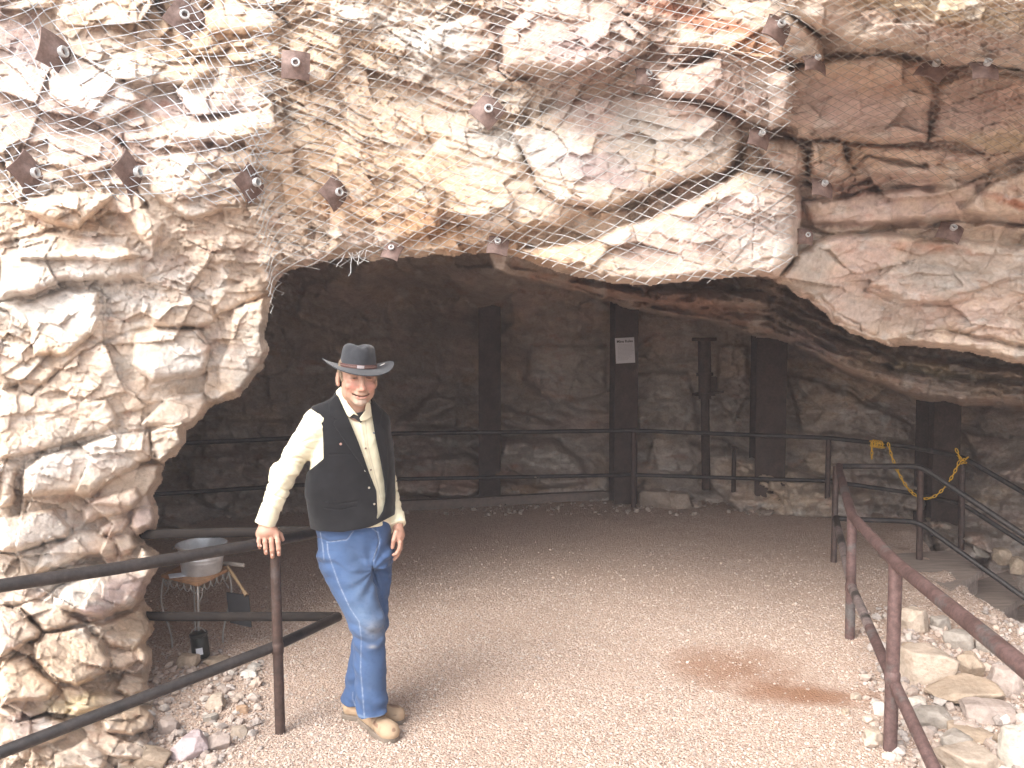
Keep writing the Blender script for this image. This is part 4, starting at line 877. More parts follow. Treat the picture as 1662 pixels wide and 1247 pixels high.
wire_mesh('chain_link_mesh', 'chain link wire wrapped over the rock above the cave and sagging under the jutting lip', [(405, -30), (1300, -30), (1300, 120), (1290, 190), (1262, 230), (1296, 300), (1292, 420), (1250, 446), (1120, 460), (1000, 462), (900, 436), (800, 408), (700, 414), (600, 424), (470, 440), (446, 500), (438, 530), (425, 440), (400, 330)], (15.5, 16), -.18, MWIRE2, .0021, 11, .03, [(425, 330, 50, .7), (440, 460, 40, .8)])
wire_mesh('chain_link_mesh', 'dull fine chain link wire over the shaded rock at upper right', [(1230, -30), (1710, -30), (1710, 280), (1600, 292), (1500, 300), (1400, 310), (1320, 322), (1290, 300), (1270, 120)], (13, 13.5), .1, MWIRE3, .0014, 19, .03)
# frayed wire end over the lip
mb = MB()
for k in range(7):
    c = P(560 + k * 6, 412 - k, 4.62); p = [c]; a = Vector((random.uniform(-.4, .4), -.3, -1))
    for i in range(6): a = (a + Vector((random.uniform(-.7, .7), random.uniform(-.3, .3), random.uniform(-.2, .4)))).normalized(); p.append(p[-1] + a * (.018 if k != 1 else .03))
    mb.tube(p, .0015, 4)
tag(mb.build('loose_wire', MWIRE2), 'frayed loose wire end dangling from the lip above the man', 'wire')

# ================================================================== BOULDERS
BV, BF = ico(5); BV3, BF3 = ico(4)
def boulder(name, c, size, seed, col, label=None, cat='boulder', group=None, rotz=0.0, fine=True, cuts=16, mat=None):
    """convex broken block: a sphere cut by random planes, then roughened"""
    r_ = np.random.default_rng(seed); V, F = (BV, BF) if fine else (BV3, BF3)
    N = r_.standard_normal((cuts, 3)); N /= np.linalg.norm(N, axis=1)[:, None]; N = np.concatenate([N, [[0, 0, 1.], [0, 0, -1.], [1, 0, 0], [-1, 0, 0]]]); H = np.concatenate([.72 + .32 * r_.random(cuts), [.75, .8, .95, .95]])
    dot = V @ N.T; r = (H[None] / np.maximum(dot, .08)).min(1); r = np.minimum(r, 1.25)
    p = V * r[:, None]; q = p + seed * 1.7
    r = r * (1 + .07 * fbm(q[:, 0] * 2, q[:, 1] * 2, q[:, 2] * 2, 4) + .040 * fbm(q[:, 0] * 9, q[:, 1] * 8, q[:, 2] * 8, 3, ridge=True))
    p = V * r[:, None] * np.array(size)[None] / 2
    ct, st_ = math.cos(rotz), math.sin(rotz); p = np.stack([p[:, 0] * ct - p[:, 1] * st_, p[:, 0] * st_ + p[:, 1] * ct, p[:, 2]], -1)
    n1 = fbm(q[:, 0] * 1.5, q[:, 1] * 1.5, q[:, 2] * 1.5, 4)
    cc = np.array(col)[None] * (1 + .35 * n1[:, None]); me = np_mesh(name, p, tris=F, col=np.clip(cc, .02, .8), smooth=True)
    o = link(name, me, mat or MROCK); o.location = c; return tag(o, label, cat, group)
LCR, LTN, LGR, LPK = (.47, .385, .31), (.42, .33, .25), (.36, .32, .28), (.42, .345, .305)
def put(u, v, w, h, seed, col, label, group='rubble stones right of the railing', dep=.8, lift=.25, dz=0.0, rz=None):
    """u, v: centre of the stone's foot; w, h: its size in pixels"""
    g = G(u, v, dz); z = float(gz(g.x, g.y)); g = G(u, v, max(z, -.3) + dz if dz == 0 else dz); d = g.y; W_ = w / FPX * d; H_ = h / FPX * d
    boulder('rock', (g.x, g.y + W_ * dep * .35, g.z + H_ * lift), (W_, W_ * dep, H_ * 1.25), seed, col, label, 'rock', group, random.uniform(-.3, .3) if rz is None else rz)
put(1519, 1108, 104, 62, 1, LCR, 'largest pale tan boulder behind the right foreground post, above the flat slab')
put(1580, 1096, 44, 44, 2, LTN, 'upright tan rock touching the right side of the largest rubble boulder')
put(1490, 1026, 52, 48, 3, LCR, 'rounded grey tan rock between the railing and the plank steps')
put(1531, 1024, 34, 28, 4, LGR, 'small grey rock wedged below the lower plank step')
put(1560, 1054, 44, 34, 5, LGR, 'angular grey rock above the upright tan rock')
put(1636, 1132, 54, 62, 6, LPK, 'tall pinkish rock just under the thick red top rail')
put(1578, 1150, 120, 28, 7, LTN, 'long flat tan slab lying in front of the largest rubble boulder', lift=.5)
put(1521, 1182, 66, 36, 8, LGR, 'low grey rock between the foreground post and the flat slab')
put(1616, 1176, 78, 34, 9, LPK, 'wide low pinkish rock right of the flat slab')
put(1588, 1204, 74, 16, 10, LTN, 'thin tan splinter of rock lying aslant below the flat slab', rz=-.5)
put(1662, 1255, 66, 96, 11, (.66, .6, .52), 'bright pale block cut off by the right edge of the picture')
put(1590, 1262, 100, 48, 12, LCR, 'cream rock at the bottom edge of the rubble, left of the bright block')
put(1424, 1212, 36, 34, 13, LCR, 'pale stone beside the foot of the right foreground post')
put(1430, 1160, 22, 24, 14, (.66, .6, .54), 'small white stone on the edge of the red dirt by the railing')
put(1391, 1137, 18, 14, 15, LCR, 'small cream stone lying on the red dirt patch')
put(1374, 1160, 14, 11, 16, LTN, 'tiny tan pebble on the red dirt left of the railing')
put(1560, 1216, 48, 26, 17, LGR, 'grey rock in the middle of the bottom right rubble', dep=.9)
put(1490, 1150, 34, 20, 18, (.6, .55, .48), 'pale chip against the back of the foreground post')
put(1640, 1215, 44, 26, 19, LTN, 'tan rock above the bright block at the right edge')
put(1478, 1062, 28, 20, 20, LTN, 'tan rock between the lower rail and the largest boulder')
put(1610, 1060, 40, 30, 21, LGR, 'grey block under the red rail near the bottom step')
put(1650, 1075, 34, 34, 22, LPK, 'dusky rock under the red rail at the right edge')
put(1530, 1245, 44, 22, 23, LCR, 'flat cream stone close to the lower rail at the bottom edge')
put(1631, 912, 28, 26, 24, LTN, 'dim tan rock beyond the stair rail, left one of a pair', dz=-.12); put(1655, 926, 26, 28, 25, LTN, 'dim tan rock beyond the stair rail at the right edge', dz=-.12)
put(1600, 900, 30, 20, 26, LGR, 'dim grey rock beyond the stair rail next to the far post', dz=-.12)
put(1068, 823, 62, 36, 31, (.34, .27, .22), 'large brown block at the foot of the back wall beside the far post', 'stones along the back wall', .7); put(1101, 825, 44, 32, 32, (.34, .27, .22), 'rounded brown rock leaning on the right end of the large block', 'stones along the back wall')
put(1018, 815, 22, 18, 33, (.34, .28, .24), 'small brown rock just left of the far post', 'stones along the back wall'); put(1130, 822, 22, 10, 34, (.32, .26, .22), 'flat brown rock right of the large block', 'stones along the back wall')
put(930, 800, 34, 20, 35, (.3, .25, .21), 'dim rock under the far lower rail above the timber', 'stones along the back wall'); put(1245, 836, 34, 9, 36, (.3, .24, .2), 'low dim stone at the foot of the slanting slab', 'stones along the back wall')
LG = 'loose stones at the foot of the left pillar'
put(306, 1232, 62, 46, 41, (.55, .45, .45), 'pink and white rock at the bottom of the picture left of the railing post', LG); put(352, 1218, 40, 32, 42, LPK, 'pinkish rock right beside the pink and white rock', LG)
put(348, 1152, 34, 26, 43, LCR, 'cream stone behind the lower rail near the railing post', LG); put(402, 1099, 28, 11, 44, (.66, .62, .57), 'thin white flake of stone under the black board', LG); put(410, 1087, 22, 9, 45, (.5, .46, .42), 'grey flake just above the thin white flake', LG)
put(300, 1085, 38, 26, 46, LTN, 'tan rock under the little table, left of the black lantern', LG); put(345, 1081, 44, 12, 47, LTN, 'flat tan rock under the black lantern', LG); put(392, 1160, 22, 16, 48, (.45, .3, .2), 'orange brown stone left of the railing post', LG)
put(340, 1172, 26, 14, 49, LGR, 'grey stone between the lower rail and the gravel', LG); put(240, 1250, 60, 36, 50, LTN, 'tan rock at the bottom edge under the lower left rail', LG); put(180, 1250, 70, 34, 51, LCR, 'cream block at the bottom edge at the pillar foot', LG)
put(385, 1196, 30, 18, 52, LCR, 'cream stone a hand away from the foot of the railing post', LG); put(270, 1190, 34, 26, 53, LPK, 'dusky pink stone against the pillar foot', LG)
# small broken stone between the boulders: uncountable
def stones(name, label, spots, mat):
    xs = np.array([s[0] for s in spots]); ys = np.array([s[1] for s in spots]); sz = np.array([s[2] for s in spots]); cs = pal[RNG.integers(0, 8, len(spots))] * (.62 + .4 * RNG.random((len(spots), 1)))
    tag(scatter(name, xs, ys, sz, cs, mat, .25, (.4, .8)), label, kind='stuff')
sp = []
for k in range(2600):
    g = G(random.uniform(1400, 1800), random.uniform(985, 1400)); e_ = np.interp(g.y, [2.6, 3.6, 5, 6.8], [1.7, 1.75, 2.05, 2.8])
    if g.x > e_ + random.gauss(0, .07): sp.append((g.x, g.y, .02 + .07 * random.random() ** 3))
stones('rubble', 'broken stone chips filling the gaps between the right rubble boulders', sp, MSTONE)
sp = []
for k in range(1500):
    g = G(random.uniform(60, 430), random.uniform(1060, 1300))
    if g.x < -1.25 + random.gauss(0, .12) - .12 * (g.y - 3.6): sp.append((g.x, g.y, .018 + .05 * random.random() ** 3))
stones('rubble', 'broken stone chips spilled round the foot of the left pillar', sp, MSTONE)
sp = []
for k in range(500):
    g = G(random.uniform(280, 1340), random.uniform(812, 838)); sp.append((g.x, g.y, .02 + .06 * random.random() ** 3))
stones('rubble', 'small dim stones along the foot of the back wall', sp, simple('dim_stone', (.3, .24, .2), .95))

# ================================================================== TABLE CORNER
tc_ = [P(321, 945, 4.62), P(374, 928, 4.95), P(314, 921, 5.15), P(262, 937, 4.8)]; zt_ = .475
for p in tc_: p.z = zt_
cen = sum(tc_, Vector()) / 4
tb = empty('table', Vector((cen.x, cen.y, 0)), 'small wrought iron table with a wooden top beside the pillar', 'table')
V = tc_ + [p - Vector((0, 0, .018)) for p in tc_]
MB().add(V, [(0, 1, 2, 3), (4, 7, 6, 5), (0, 4, 5, 1), (1, 5, 6, 2), (2, 6, 7, 3), (3, 7, 4, 0)]).build('table_top', MWOOD, tb, smooth=False)
for i, p in enumerate(tc_):
    q = p.lerp(cen, .06); o_ = (p - cen); o_.z = 0; o_.normalize(); pts = []
    for k in range(13):
        t = k / 12; pts.append(Vector((q.x, q.y, zt_ - .02 - t * (zt_ - .02))) + o_ * (.022 * math.sin(t * 5.2) - .02 * t))
    MB().tube(pts, .0062, 8).build('leg', MIRON, tb)
    n_ = tc_[(i + 1) % 4].lerp(cen, .06); mb = MB()
    for k in range(5):                                    # scroll work under the top
        c = q.lerp(n_, (k + .5) / 5); c.z = zt_ - .022; ax = (n_ - q).normalized(); rr = (n_ - q).length / 10.5
        mb.tube([c + ax * (rr * math.cos(w)) + Vector((0, 0, -abs(math.sin(w)) * rr * 1.5)) for w in [math.pi * j / 10 for j in range(11)]], .0032, 6)
    z0 = q - Vector((0, 0, .10)); ax = (n_ - q).normalized() * .045
    mb.tube([q - Vector((0, 0, .13)), q - Vector((0, 0, .09)) + ax * .9, q - Vector((0, 0, .05)) + ax, q - Vector((0, 0, .03)) + ax * .5, q - Vector((0, 0, .05)) + ax * .2], .003, 6)
    mb.build('scroll', MIRON, tb)
tcn = Vector((P(328, 930, 4.86).x, 4.86, zt_))
tub = empty('tub', tcn, 'galvanised metal tub standing on the little table', 'tub')
prof = [(.0001, .004), (.108, .004), (.113, .0), (.117, .012), (.119, .015), (.127, .085), (.130, .088), (.132, .10), (.130, .103), (.140, .168), (.145, .176), (.147, .172), (.144, .167), (.139, .168), (.130, .1), (.117, .02), (.0001, .012)]
MB().lathe(tcn, prof, 48).build('body', MZINC, tub)
MB().tube([tcn + Vector((.147 * math.cos(w), .147 * math.sin(w), .176)) for w in [2 * math.pi * j / 40 for j in range(40)]], .0055, 8, closed=True).build('rim', MZINC, tub)
for s in (-1, 1): MB().tube([tcn + Vector((s * (.142 + .03 * math.sin(w)), .05 * math.cos(w), .155)) for w in [math.pi * j / 8 for j in range(9)]], .004, 6).build('handle', MIRON, tub)
pc = P(290, 934, 4.78); pc.z = zt_ + .003; tag(MB().box(pc, (.11, .09, .003), Matrix.Rotation(.5, 3, 'Z')).build('paper_sheet', simple('card', (.6, .62, .66), .7)), 'pale sheet of paper lying on the table left of the tub', 'paper')
a, b = P(352, 921, 5.0), P(397, 923, 4.95); a.z = b.z = zt_ + .014; tag(MB().tube([a, a.lerp(b, .5) + Vector((0, 0, .004)), b], [.013, .015, .012], 10).build('stick', simple('grey_wood', (.3, .26, .23), .8)), 'grey round stick poking out over the right end of the table', 'stick')
a, b = P(369, 919, 4.93), P(400, 966, 4.84); tag(MB().tube([a, a.lerp(b, .4) + Vector((-.006, 0, .01)), a.lerp(b, .8), b], [.008, .011, .009, .015], 10).build('wooden_handle', simple('tan_wood', (.27, .18, .10), .8)), 'tan wooden handle leaning off the table corner onto the black board', 'handle')
q = [P(367, 962, 4.86), P(403, 967, 4.84), P(408, 1019, 4.80), P(373, 1011, 4.82)]; V = q + [p + Vector((0, .012, 0)) for p in q]
tag(MB().add(V, [(0, 3, 2, 1), (4, 5, 6, 7), (0, 1, 5, 4), (1, 2, 6, 5), (2, 3, 7, 6), (3, 0, 4, 7)]).build('black_board', MBLACK, smooth=False), 'black rectangular board hanging at the right table leg', 'board')
lc = G(327, 1076); lc.z = .035
lan = empty('lantern', lc, 'small black lantern with a white label under the table', 'lantern')
Rl = Matrix.Rotation(math.radians(-6), 3, 'Y')
MB().lathe(lc, [(.0001, 0), (.046, 0), (.05, .008), (.05, .112), (.047, .12), (.047, .128), (.051, .13), (.051, .146), (.046, .15), (.0001, .15)], 28, Rl).build('body', simple('black_tin', (.012, .015, .014), .35, .3), lan)
MB().add([lc + Rl @ Vector((.0512 * math.sin(a), -.0512 * math.cos(a), z)) for a in (-.1, .15, .4, .65) for z in (.03, .07)], [(0, 2, 3, 1), (2, 4, 5, 3), (4, 6, 7, 5)]).build('label', MPAPER, lan)
MB().tube([lc + Rl @ Vector((.047 * math.cos(w), 0, .13 + .05 * math.sin(w))) for w in [math.pi * j / 10 for j in range(11)]], .0025, 6).build('bail', MIRON, lan)
# ================================================================== THE MAN
def smin(a, b, k):
    h = np.maximum(k - np.abs(a - b), 0) / k; return np.minimum(a, b) - h * h * k * .25
def smax(a, b, k): return -smin(-a, -b, k)
def rc(p, a, b, r1, r2):
    a = np.array(a, F32); b = np.array(b, F32); ba = b - a; pa = p - a
    h = np.clip(pa @ ba / max(float(ba @ ba), 1e-9), 0, 1); return np.linalg.norm(pa - h[:, None] * ba, axis=1) - (r1 + (r2 - r1) * h)
def ell(p, c, r, R=None):
    q = p - np.array(c, F32)
    if R is not None: q = q @ np.array(R, F32)             # world -> local (R columns are the local axes)
    r = np.array(r, F32); k0 = np.linalg.norm(q / r, axis=1); k1 = np.linalg.norm(q / (r * r), axis=1); return k0 * (k0 - 1) / np.maximum(k1, 1e-6)
def mesh_sdf(name, fn, lo, hi, h, colfn=None, blk=8, slack=.012):
    lo = np.array(lo, F32); hi = np.array(hi, F32); nb = np.ceil((hi - lo) / (h * blk)).astype(int)
    g = np.stack(np.meshgrid(*[np.arange(k) for k in nb], indexing='ij'), -1).reshape(-1, 3)
    cc = lo + (g + .5) * blk * h; dc = fn(cc.astype(F32)); act = np.abs(dc) < blk * h * .87 * 1.25 + slack
    A = np.repeat(np.repeat(np.repeat(np.where(dc > 0, 1, -1).astype(F32).reshape(nb), blk, 0), blk, 1), blk, 2) * F32(.05)
    o = np.stack(np.meshgrid(*[np.arange(blk)] * 3, indexing='ij'), -1).reshape(-1, 3); ga = g[act]
    for s in range(0, len(ga), 400):
        q = ga[s:s + 400]; idx = (q[:, None] * blk + o[None]).reshape(-1, 3); d = fn((lo + idx * h).astype(F32)); A[idx[:, 0], idx[:, 1], idx[:, 2]] = d
    A[0] = A[-1] = .05; A[:, 0] = A[:, -1] = .05; A[:, :, 0] = A[:, :, -1] = .05
    gr = openvdb.FloatGrid(.05); gr.copyFromArray(np.ascontiguousarray(A)); pts, tri, quad = gr.convertToPolygons(0.0, 0.0)
    pts = lo + pts.astype(F32) * h
    col = colfn(pts) if colfn else None
    return np_mesh(name, pts, quads=quad[:, ::-1].astype(np.int32), tris=tri[:, ::-1].astype(np.int32) if len(tri) else None, col=col)
def proj(p):
    y = p[:, 1]; sx = p[:, 0] / y; sz = (p[:, 2] - CAM_H) / y            # invert rays()
    b = (sz * CP + SP) / (CP - sz * SP); dy = CP + b * SP; return 831 + sx * dy * FPX, 623.5 - b * FPX
def pv(p): return np.array((p.x, p.y, p.z), F32)
def J(u, v, d): return pv(P(u, v, d))
SC = 330.0                                                 # pixels per metre at the man
def prism(p, pts):                                         # negative inside the outline
    u, v = proj(p); return (-poly_dist(u, v, pts) / SC).astype(F32)
Z1 = lambda pts: [(380 + a / 3.4625, 540 + b / 3.4625) for a, b in pts]
Z2 = lambda pts: [(380 + a / 3.0625, 840 + b / 3.0625) for a, b in pts]
MAN = empty('person', G(600, 1180), 'man in cowboy hat, black vest, cream shirt and jeans leaning one hand on the railing', 'person')

# joints
SR, ER, WR = J(511, 690, 3.90), J(462, 768, 3.85), J(431, 848, 3.805)
SL, EL, WL = J(612, 694, 4.13), J(624, 778, 4.20), J(645, 850, 4.03)
HC = J(581, 613, 3.93); HS = 1.06
from mathutils import Euler
HR = np.array((Matrix.Rotation(math.radians(22), 3, 'Z') @ Matrix.Rotation(math.radians(1.5), 3, 'X') @ Matrix.Rotation(math.radians(2), 3, 'Y')), F32)
HW = np.array((1.05, 1, .98), F32)
def hl(p): return (p - HC) @ HR / HS / HW                       # head-local
def hw_(q): return HC + HR @ (np.array(q, F32) * HW * HS)
def head_sdf(p):
    q = hl(p); m = q.copy(); m[:, 0] = np.abs(m[:, 0])     # mirrored for paired features
    d = ell(q, (0, .012, .035), (.080, .100, .102)); d = smin(d, ell(q, (0, -.022, -.045), (.066, .072, .080)), .03)
    d = smin(d, ell(q, (0, -.074, -.108), (.028, .024, .022)), .03); d = smin(d, ell(m, (.045, .0, -.07), (.02, .045, .03)), .03)
    d = smin(d, ell(m, (.043, -.066, -.034), (.025, .023, .020)), .022)
    d = smin(d, rc(m, (0, -.092, .024), (.046, -.082, .024), .011, .008), .014)
    d = smax(d, -ell(m, (.033, -.104, .003), (.019, .016, .012)), .012)
    d = smin(d, rc(q, (0, -.092, .010), (0, -.112, -.040), .0085, .012), .014); d = smin(d, ell(q, (0, -.116, -.047), (.0145, .0145, .012)), .008); d = smin(d, ell(m, (.0155, -.103, -.050), (.009, .011, .008)), .007)
    d = smin(d, ell(m, (.033, -.0835, .001), (.017, .011, .0088)), .005)
    d = smin(d, ell(q, (0, -.092, -.072), (.030, .014, .016)), .014)
    # smile: fold and lips
    d = smax(d, -(rc(m, (.019, -.110, -.046), (.043, -.086, -.074), .0035, .003) + 0), .010)
    zz = -.080 + .000 + 1.7 * m[:, 0] ** 1.5 - .003
    mouth = np.sqrt((q[:, 2] - zz) ** 2 + np.maximum(m[:, 0] - .034, 0) ** 2 + np.minimum(q[:, 1] + .095, 0) ** 2 * .05)
    d = np.where(q[:, 1] < -.05, smax(d, -(mouth - .0022), .006), d)
    lip = np.sqrt((q[:, 2] - zz + .0075) ** 2 + np.maximum(m[:, 0] - .018, 0) ** 2 + (q[:, 1] + .098 - 3.5 * m[:, 0] ** 2) ** 2) - .0052
    d = smin(d, lip, .006)
    e = ell(m, (.084, .028, -.008), (.0095, .022, .034)); e = smax(e, -ell(m, (.095, .022, -.004), (.008, .012, .02)), .006); e = smin(e, ell(m, (.083, .016, -.035), (.007, .009, .010)), .008)
    fw = np.abs(vnoise(m[:, 0] * 60, q[:, 1] * 50, q[:, 2] * 70 + m[:, 0] * 60)); d = d + .0010 * (1 - sstep(0, .3, fw)) + .0016 * np.exp(-((np.hypot(m[:, 0] - .033, q[:, 2] + .004) - .026) / .003) ** 2) * (m[:, 0] > .04) + .0015 * np.exp(-((np.hypot(m[:, 0] - .0, q[:, 2] + .070) - .056) / .0025) ** 2) * (q[:, 2] < -.04) * (m[:, 0] > .03)
    return smin(d, e, .006) * HS
def fingers(p, ch):
    d = None
    for c in ch:
        for (a, ra_), (b, rb_) in zip(c[:-1], c[1:]):
            x = rc(p, a, b, ra_, rb_); d = x if d is None else smin(d, x, .004)
    return d
def hand_r(p):
    d = ell(p, J(434, 863, 3.798), (.047, .040, .026), None); d = smin(d, rc(p, WR, J(433, 862, 3.8), .031, .034), .03)
    d = smin(d, rc(p, J(421, 868, 3.79), J(449, 868, 3.79), .015, .016), .02)
    ch = []
    for u, vt, r in ((421, 889, .0100), (430.2, 898, .0110), (439.6, 904, .0114), (449, 900, .0112)):
        du = (u - 435) * .12
        ch.append([(J(u, 869, 3.786), r * 1.12), (J(u + du + .5, 880, 3.762), r * 1.05), (J(u + du + 1.5, (880 + vt) / 2 + 1, 3.759), r), (J(u + du + 2.2, vt, 3.77), r * .86)])
    f = None
    for c in ch:
        x = fingers(p, [c]); f = x if f is None else np.minimum(f, x)
    d = smin(d, f, .007)
    return smin(d, fingers(p, [[(J(447, 862, 3.815), .013), (J(455, 868, 3.825), .0115), (J(459, 876, 3.823), .0095)]]), .012)
def hand_l(p):
    d = rc(p, WL, J(648, 868, 3.985), .026, .026); d = smin(d, ell(p, J(648, 872, 3.98), (.019, .036, .042)), .02)
    f = None
    for k, (dd, vt, ln, r) in enumerate(((3.952, 901, 0, .0094), (3.97, 908, 1, .0098), (3.988, 906, 2, .0095), (4.005, 900, 3, .0085))):
        x = fingers(p, [[(J(649.5 + ln * .6, 880, dd), r * 1.15), (J(648 + ln * .8, 891, dd - .004), r * 1.05), (J(643.5 + ln * 1.0, (891 + vt) / 2 + 2.5, dd - .004), r), (J(638.5 + ln * 1.4, vt, dd), r * .85)]])
        f = x if f is None else np.minimum(f, x)
    d = smin(d, f, .007)
    return smin(d, fingers(p, [[(J(643, 864, 3.955), .013), (J(639, 877, 3.94), .0115), (J(637, 889, 3.945), .009)]]), .010)
NK0, NK1 = hw_((0, .02, -.07)), J(574, 690, 3.99)
HIPR, KNR, ANR = J(553, 905, 3.95), J(597, 1012, 3.82), J(604, 1150, 3.78)
HIPL, KNL, ANL = J(606, 905, 4.06), J(602, 1012, 3.99), J(577, 1160, 3.95)
def body_sdf(p):
    d = head_sdf(p); d = smin(d, rc(p, NK0, NK1, .058, .064), .03)
    d = smin(d, rc(p, J(572, 720, 4.0), J(575, 860, 4.0), .10, .10), .08); d = smin(d, rc(p, SR, SL, .035, .035), .05)
    for a, b, c in ((SR, ER, WR), (SL, EL, WL)): d = smin(d, rc(p, a, b, .036, .032), .03); d = smin(d, rc(p, b, c, .032, .026), .02)
    for a, b, c in ((HIPR, KNR, ANR), (HIPL, KNL, ANL)): d = smin(d, rc(p, a, b, .06, .045), .05); d = smin(d, rc(p, b, c, .045, .035), .02)
    d = smin(d, hand_r(p), .012); return smin(d, hand_l(p), .012)
def body_col(p):
    C = np.empty((len(p), 3), F32); C[:] = (.44, .262, .19); q = hl(p); n = fbm(p[:, 0] * 30, p[:, 1] * 30, p[:, 2] * 30, 3)
    def lay(c, k): C[:] = C * (1 - k[:, None]) + np.array(c, F32) * k[:, None]
    ax = np.abs(q[:, 0]); near = np.exp(-(np.linalg.norm(q, axis=1) / .2) ** 8)
    lay((.50, .20, .15), near * .75 * np.exp(-((ax - .042) / .022) ** 2 - ((q[:, 2] + .036) / .025) ** 2)); lay((.48, .20, .15), near * .6 * np.exp(-(q[:, 0] / .018) ** 2 - ((q[:, 2] + .045) / .018) ** 2) * (q[:, 1] < -.09))
    face = near * (q[:, 1] < -.05)
    zz = -.080 + .000 + 1.7 * ax ** 1.5 - .003
    lay((.10, .035, .03), face * np.exp(-((q[:, 2] - zz) / .0028) ** 2) * (ax < .038)); lay((.50, .17, .14), face * np.exp(-((q[:, 2] - zz + .008) / .0055) ** 2) * (ax < .024) * .75)
    lay((.36, .25, .18), face * .5 * sstep(.1, -.1, np.abs(q[:, 2] + .064) / .012 - 1 + .3 * n) * (ax < .034)); lay((.36, .25, .17), face * .7 * sstep(.1, -.1, np.abs(q[:, 2] - .023) / .006 - 1) * (ax > .014) * (ax < .052))
    lay((.42, .36, .31), face * .75 * sstep(.25, -.25, np.sqrt((ax / .030) ** 2 + ((q[:, 2] + .112) / .018) ** 2) - 1 + .25 * n)); lay((.42, .30, .22), near * .4 * sstep(.2, -.2, np.sqrt((ax / .06) ** 2 + ((q[:, 2] + .09) / .04) ** 2) - 1 + .4 * n) * (q[:, 2] < -.085))
    lay((.12, .06, .045), face * .7 * np.exp(-((q[:, 2] - .0015 - 6 * (ax - .033) ** 2 * -1) / .0018) ** 2) * (np.abs(ax - .033) < .015))
    lay((.42, .20, .14), (1 - near) * .35)
    return np.clip(C * (1 + .10 * n[:, None]), 0, 1)
_m = NT('skin'); MSKIN = _m.set(color=_m.attr(), rough=.55, sss=.08, normal=_m.bump(_m.noise(220, 4).outputs[0], .25, .0015)); _m.b.inputs['Subsurface Radius'].default_value = (.02, .008, .004)
link('body', mesh_sdf('body', body_sdf, (-1.36, 3.74, -.0), (-.50, 4.24, 1.92), .0032, body_col), MSKIN, MAN)
# hair: sideburns and the back of the head under the hat
def hair_sdf(p):
    q = hl(p); d = ell(q, (0, .018, .030), (.0865, .104, .104)); d = np.maximum(d, -(q[:, 1] + .030 - .25 * np.maximum(q[:, 2], 0)) ); m = q.copy(); m[:, 0] = np.abs(m[:, 0])
    d = np.maximum(d, -ell(m, (.088, .018, -.02), (.03, .026, .045))); d = np.maximum(d, -(q[:, 2] + .055 + .25 * np.minimum(q[:, 1], 0)))
    s = rc(m, (.077, -.020, .02), (.073, -.026, -.012), .0085, .005); return np.minimum(d, s) * HS + .0022 * vnoise(p[:, 0] * 160, p[:, 1] * 160, p[:, 2] * 60)
_m = NT('hair'); _n = _m.noise(90, 5, .6, _m.map((1, 1, .25))); MHAIR = _m.set(color=_m.ramp(_n.outputs[0], [(.3, (.14, .09, .055)), (.7, (.34, .26, .18))]), rough=.6, normal=_m.bump(_n.outputs[0], .6, .004))
hb = pv(Vector(HC))
link('hair', mesh_sdf('hair', hair_sdf, hb - .16, hb + .16, .003), MHAIR, MAN)
for s in (-1, 1):                                          # squinting eyes
    e_ = MB(); c = Vector(hw_((s * .033, -.0952, .0012))); R = Matrix(HR.tolist())
    e_.lathe(c, [(.0001, -.0021), (.006, -.0018), (.0098, 0), (.006, .0018), (.0001, .0021)], 14, R); e_.build('eye', simple('eye', (.035, .02, .015), .2, 0, .1), MAN)
MNAIL = simple('nail', (.55, .34, .27), .35, 0, .05)
for u, v, d in ((423, 886, 3.7515), (432, 895, 3.751), (442, 901, 3.751), (452, 897, 3.752)): MB().lathe(Vector(J(u, v, d)), [(.0001, .001), (.005, .0008), (.0058, 0)], 10, Matrix.Rotation(math.radians(90), 3, 'X')).build('fingernail', MNAIL, MAN)

# ---- torso profile shared by shirt and vest
TV = [640, 662, 676, 690, 715, 740, 770, 800, 830, 850, 868, 885]; TC = [574, 574, 573, 572, 571, 571, 571, 571, 572, 573, 574, 576]
TW = [.062, .085, .135, .165, .178, .186, .192, .196, .197, .195, .193, .192]; TD = [.06, .075, .092, .108, .125, .135, .142, .148, .150, .148, .142, .135]
tz = np.array([J(570, v, 4.0)[2] for v in TV]); tx_ = np.array([J(u, 770, 4.0)[0] for u in TC]); YAW = math.radians(30)
def torso(p, off):
    z = p[:, 2]; o = np.argsort(tz); cx = np.interp(z, tz[o], tx_[o]); rx = np.interp(z, tz[o], np.array(TW)[o]) + off; ry = np.interp(z, tz[o], np.array(TD)[o]) + off
    cy = 4.0 + .0 * z; x = p[:, 0] - cx; y = p[:, 1] - cy
    # silhouette half-width is TW across the view; depth follows the turned chest
    a = x; b = y + .30 * x * 0
    n_ = 2.5; q = (np.abs(a / rx) ** n_ + np.abs(b / ry) ** n_) ** (1 / n_); return (q - 1) * np.minimum(rx, ry) * .95
def turned(p):                                             # chest turned: near shoulder forward, far shoulder back
    q = p.copy(); q[:, 1] = p[:, 1] - .38 * (p[:, 0] + .80) * sstep(.85, 1.25, p[:, 2]); return q
def shoulders(p, off):
    d = rc(p, J(520, 684, 3.93), J(607, 687, 4.06), .058 + off, .052 + off); return smin(d, smin(rc(p, J(560, 655, 3.99), J(514, 680, 3.93), .045 + off, .048 + off), rc(p, J(588, 655, 4.02), J(608, 684, 4.07), .045 + off, .046 + off), .03), .04)
def wrk(p, amp, f=1.0, seed=0.0):
    n = fbm(p[:, 0] * 14 * f + seed, p[:, 1] * 14 * f, p[:, 2] * 20 * f, 3, .5, True); return -amp * (n - .2)
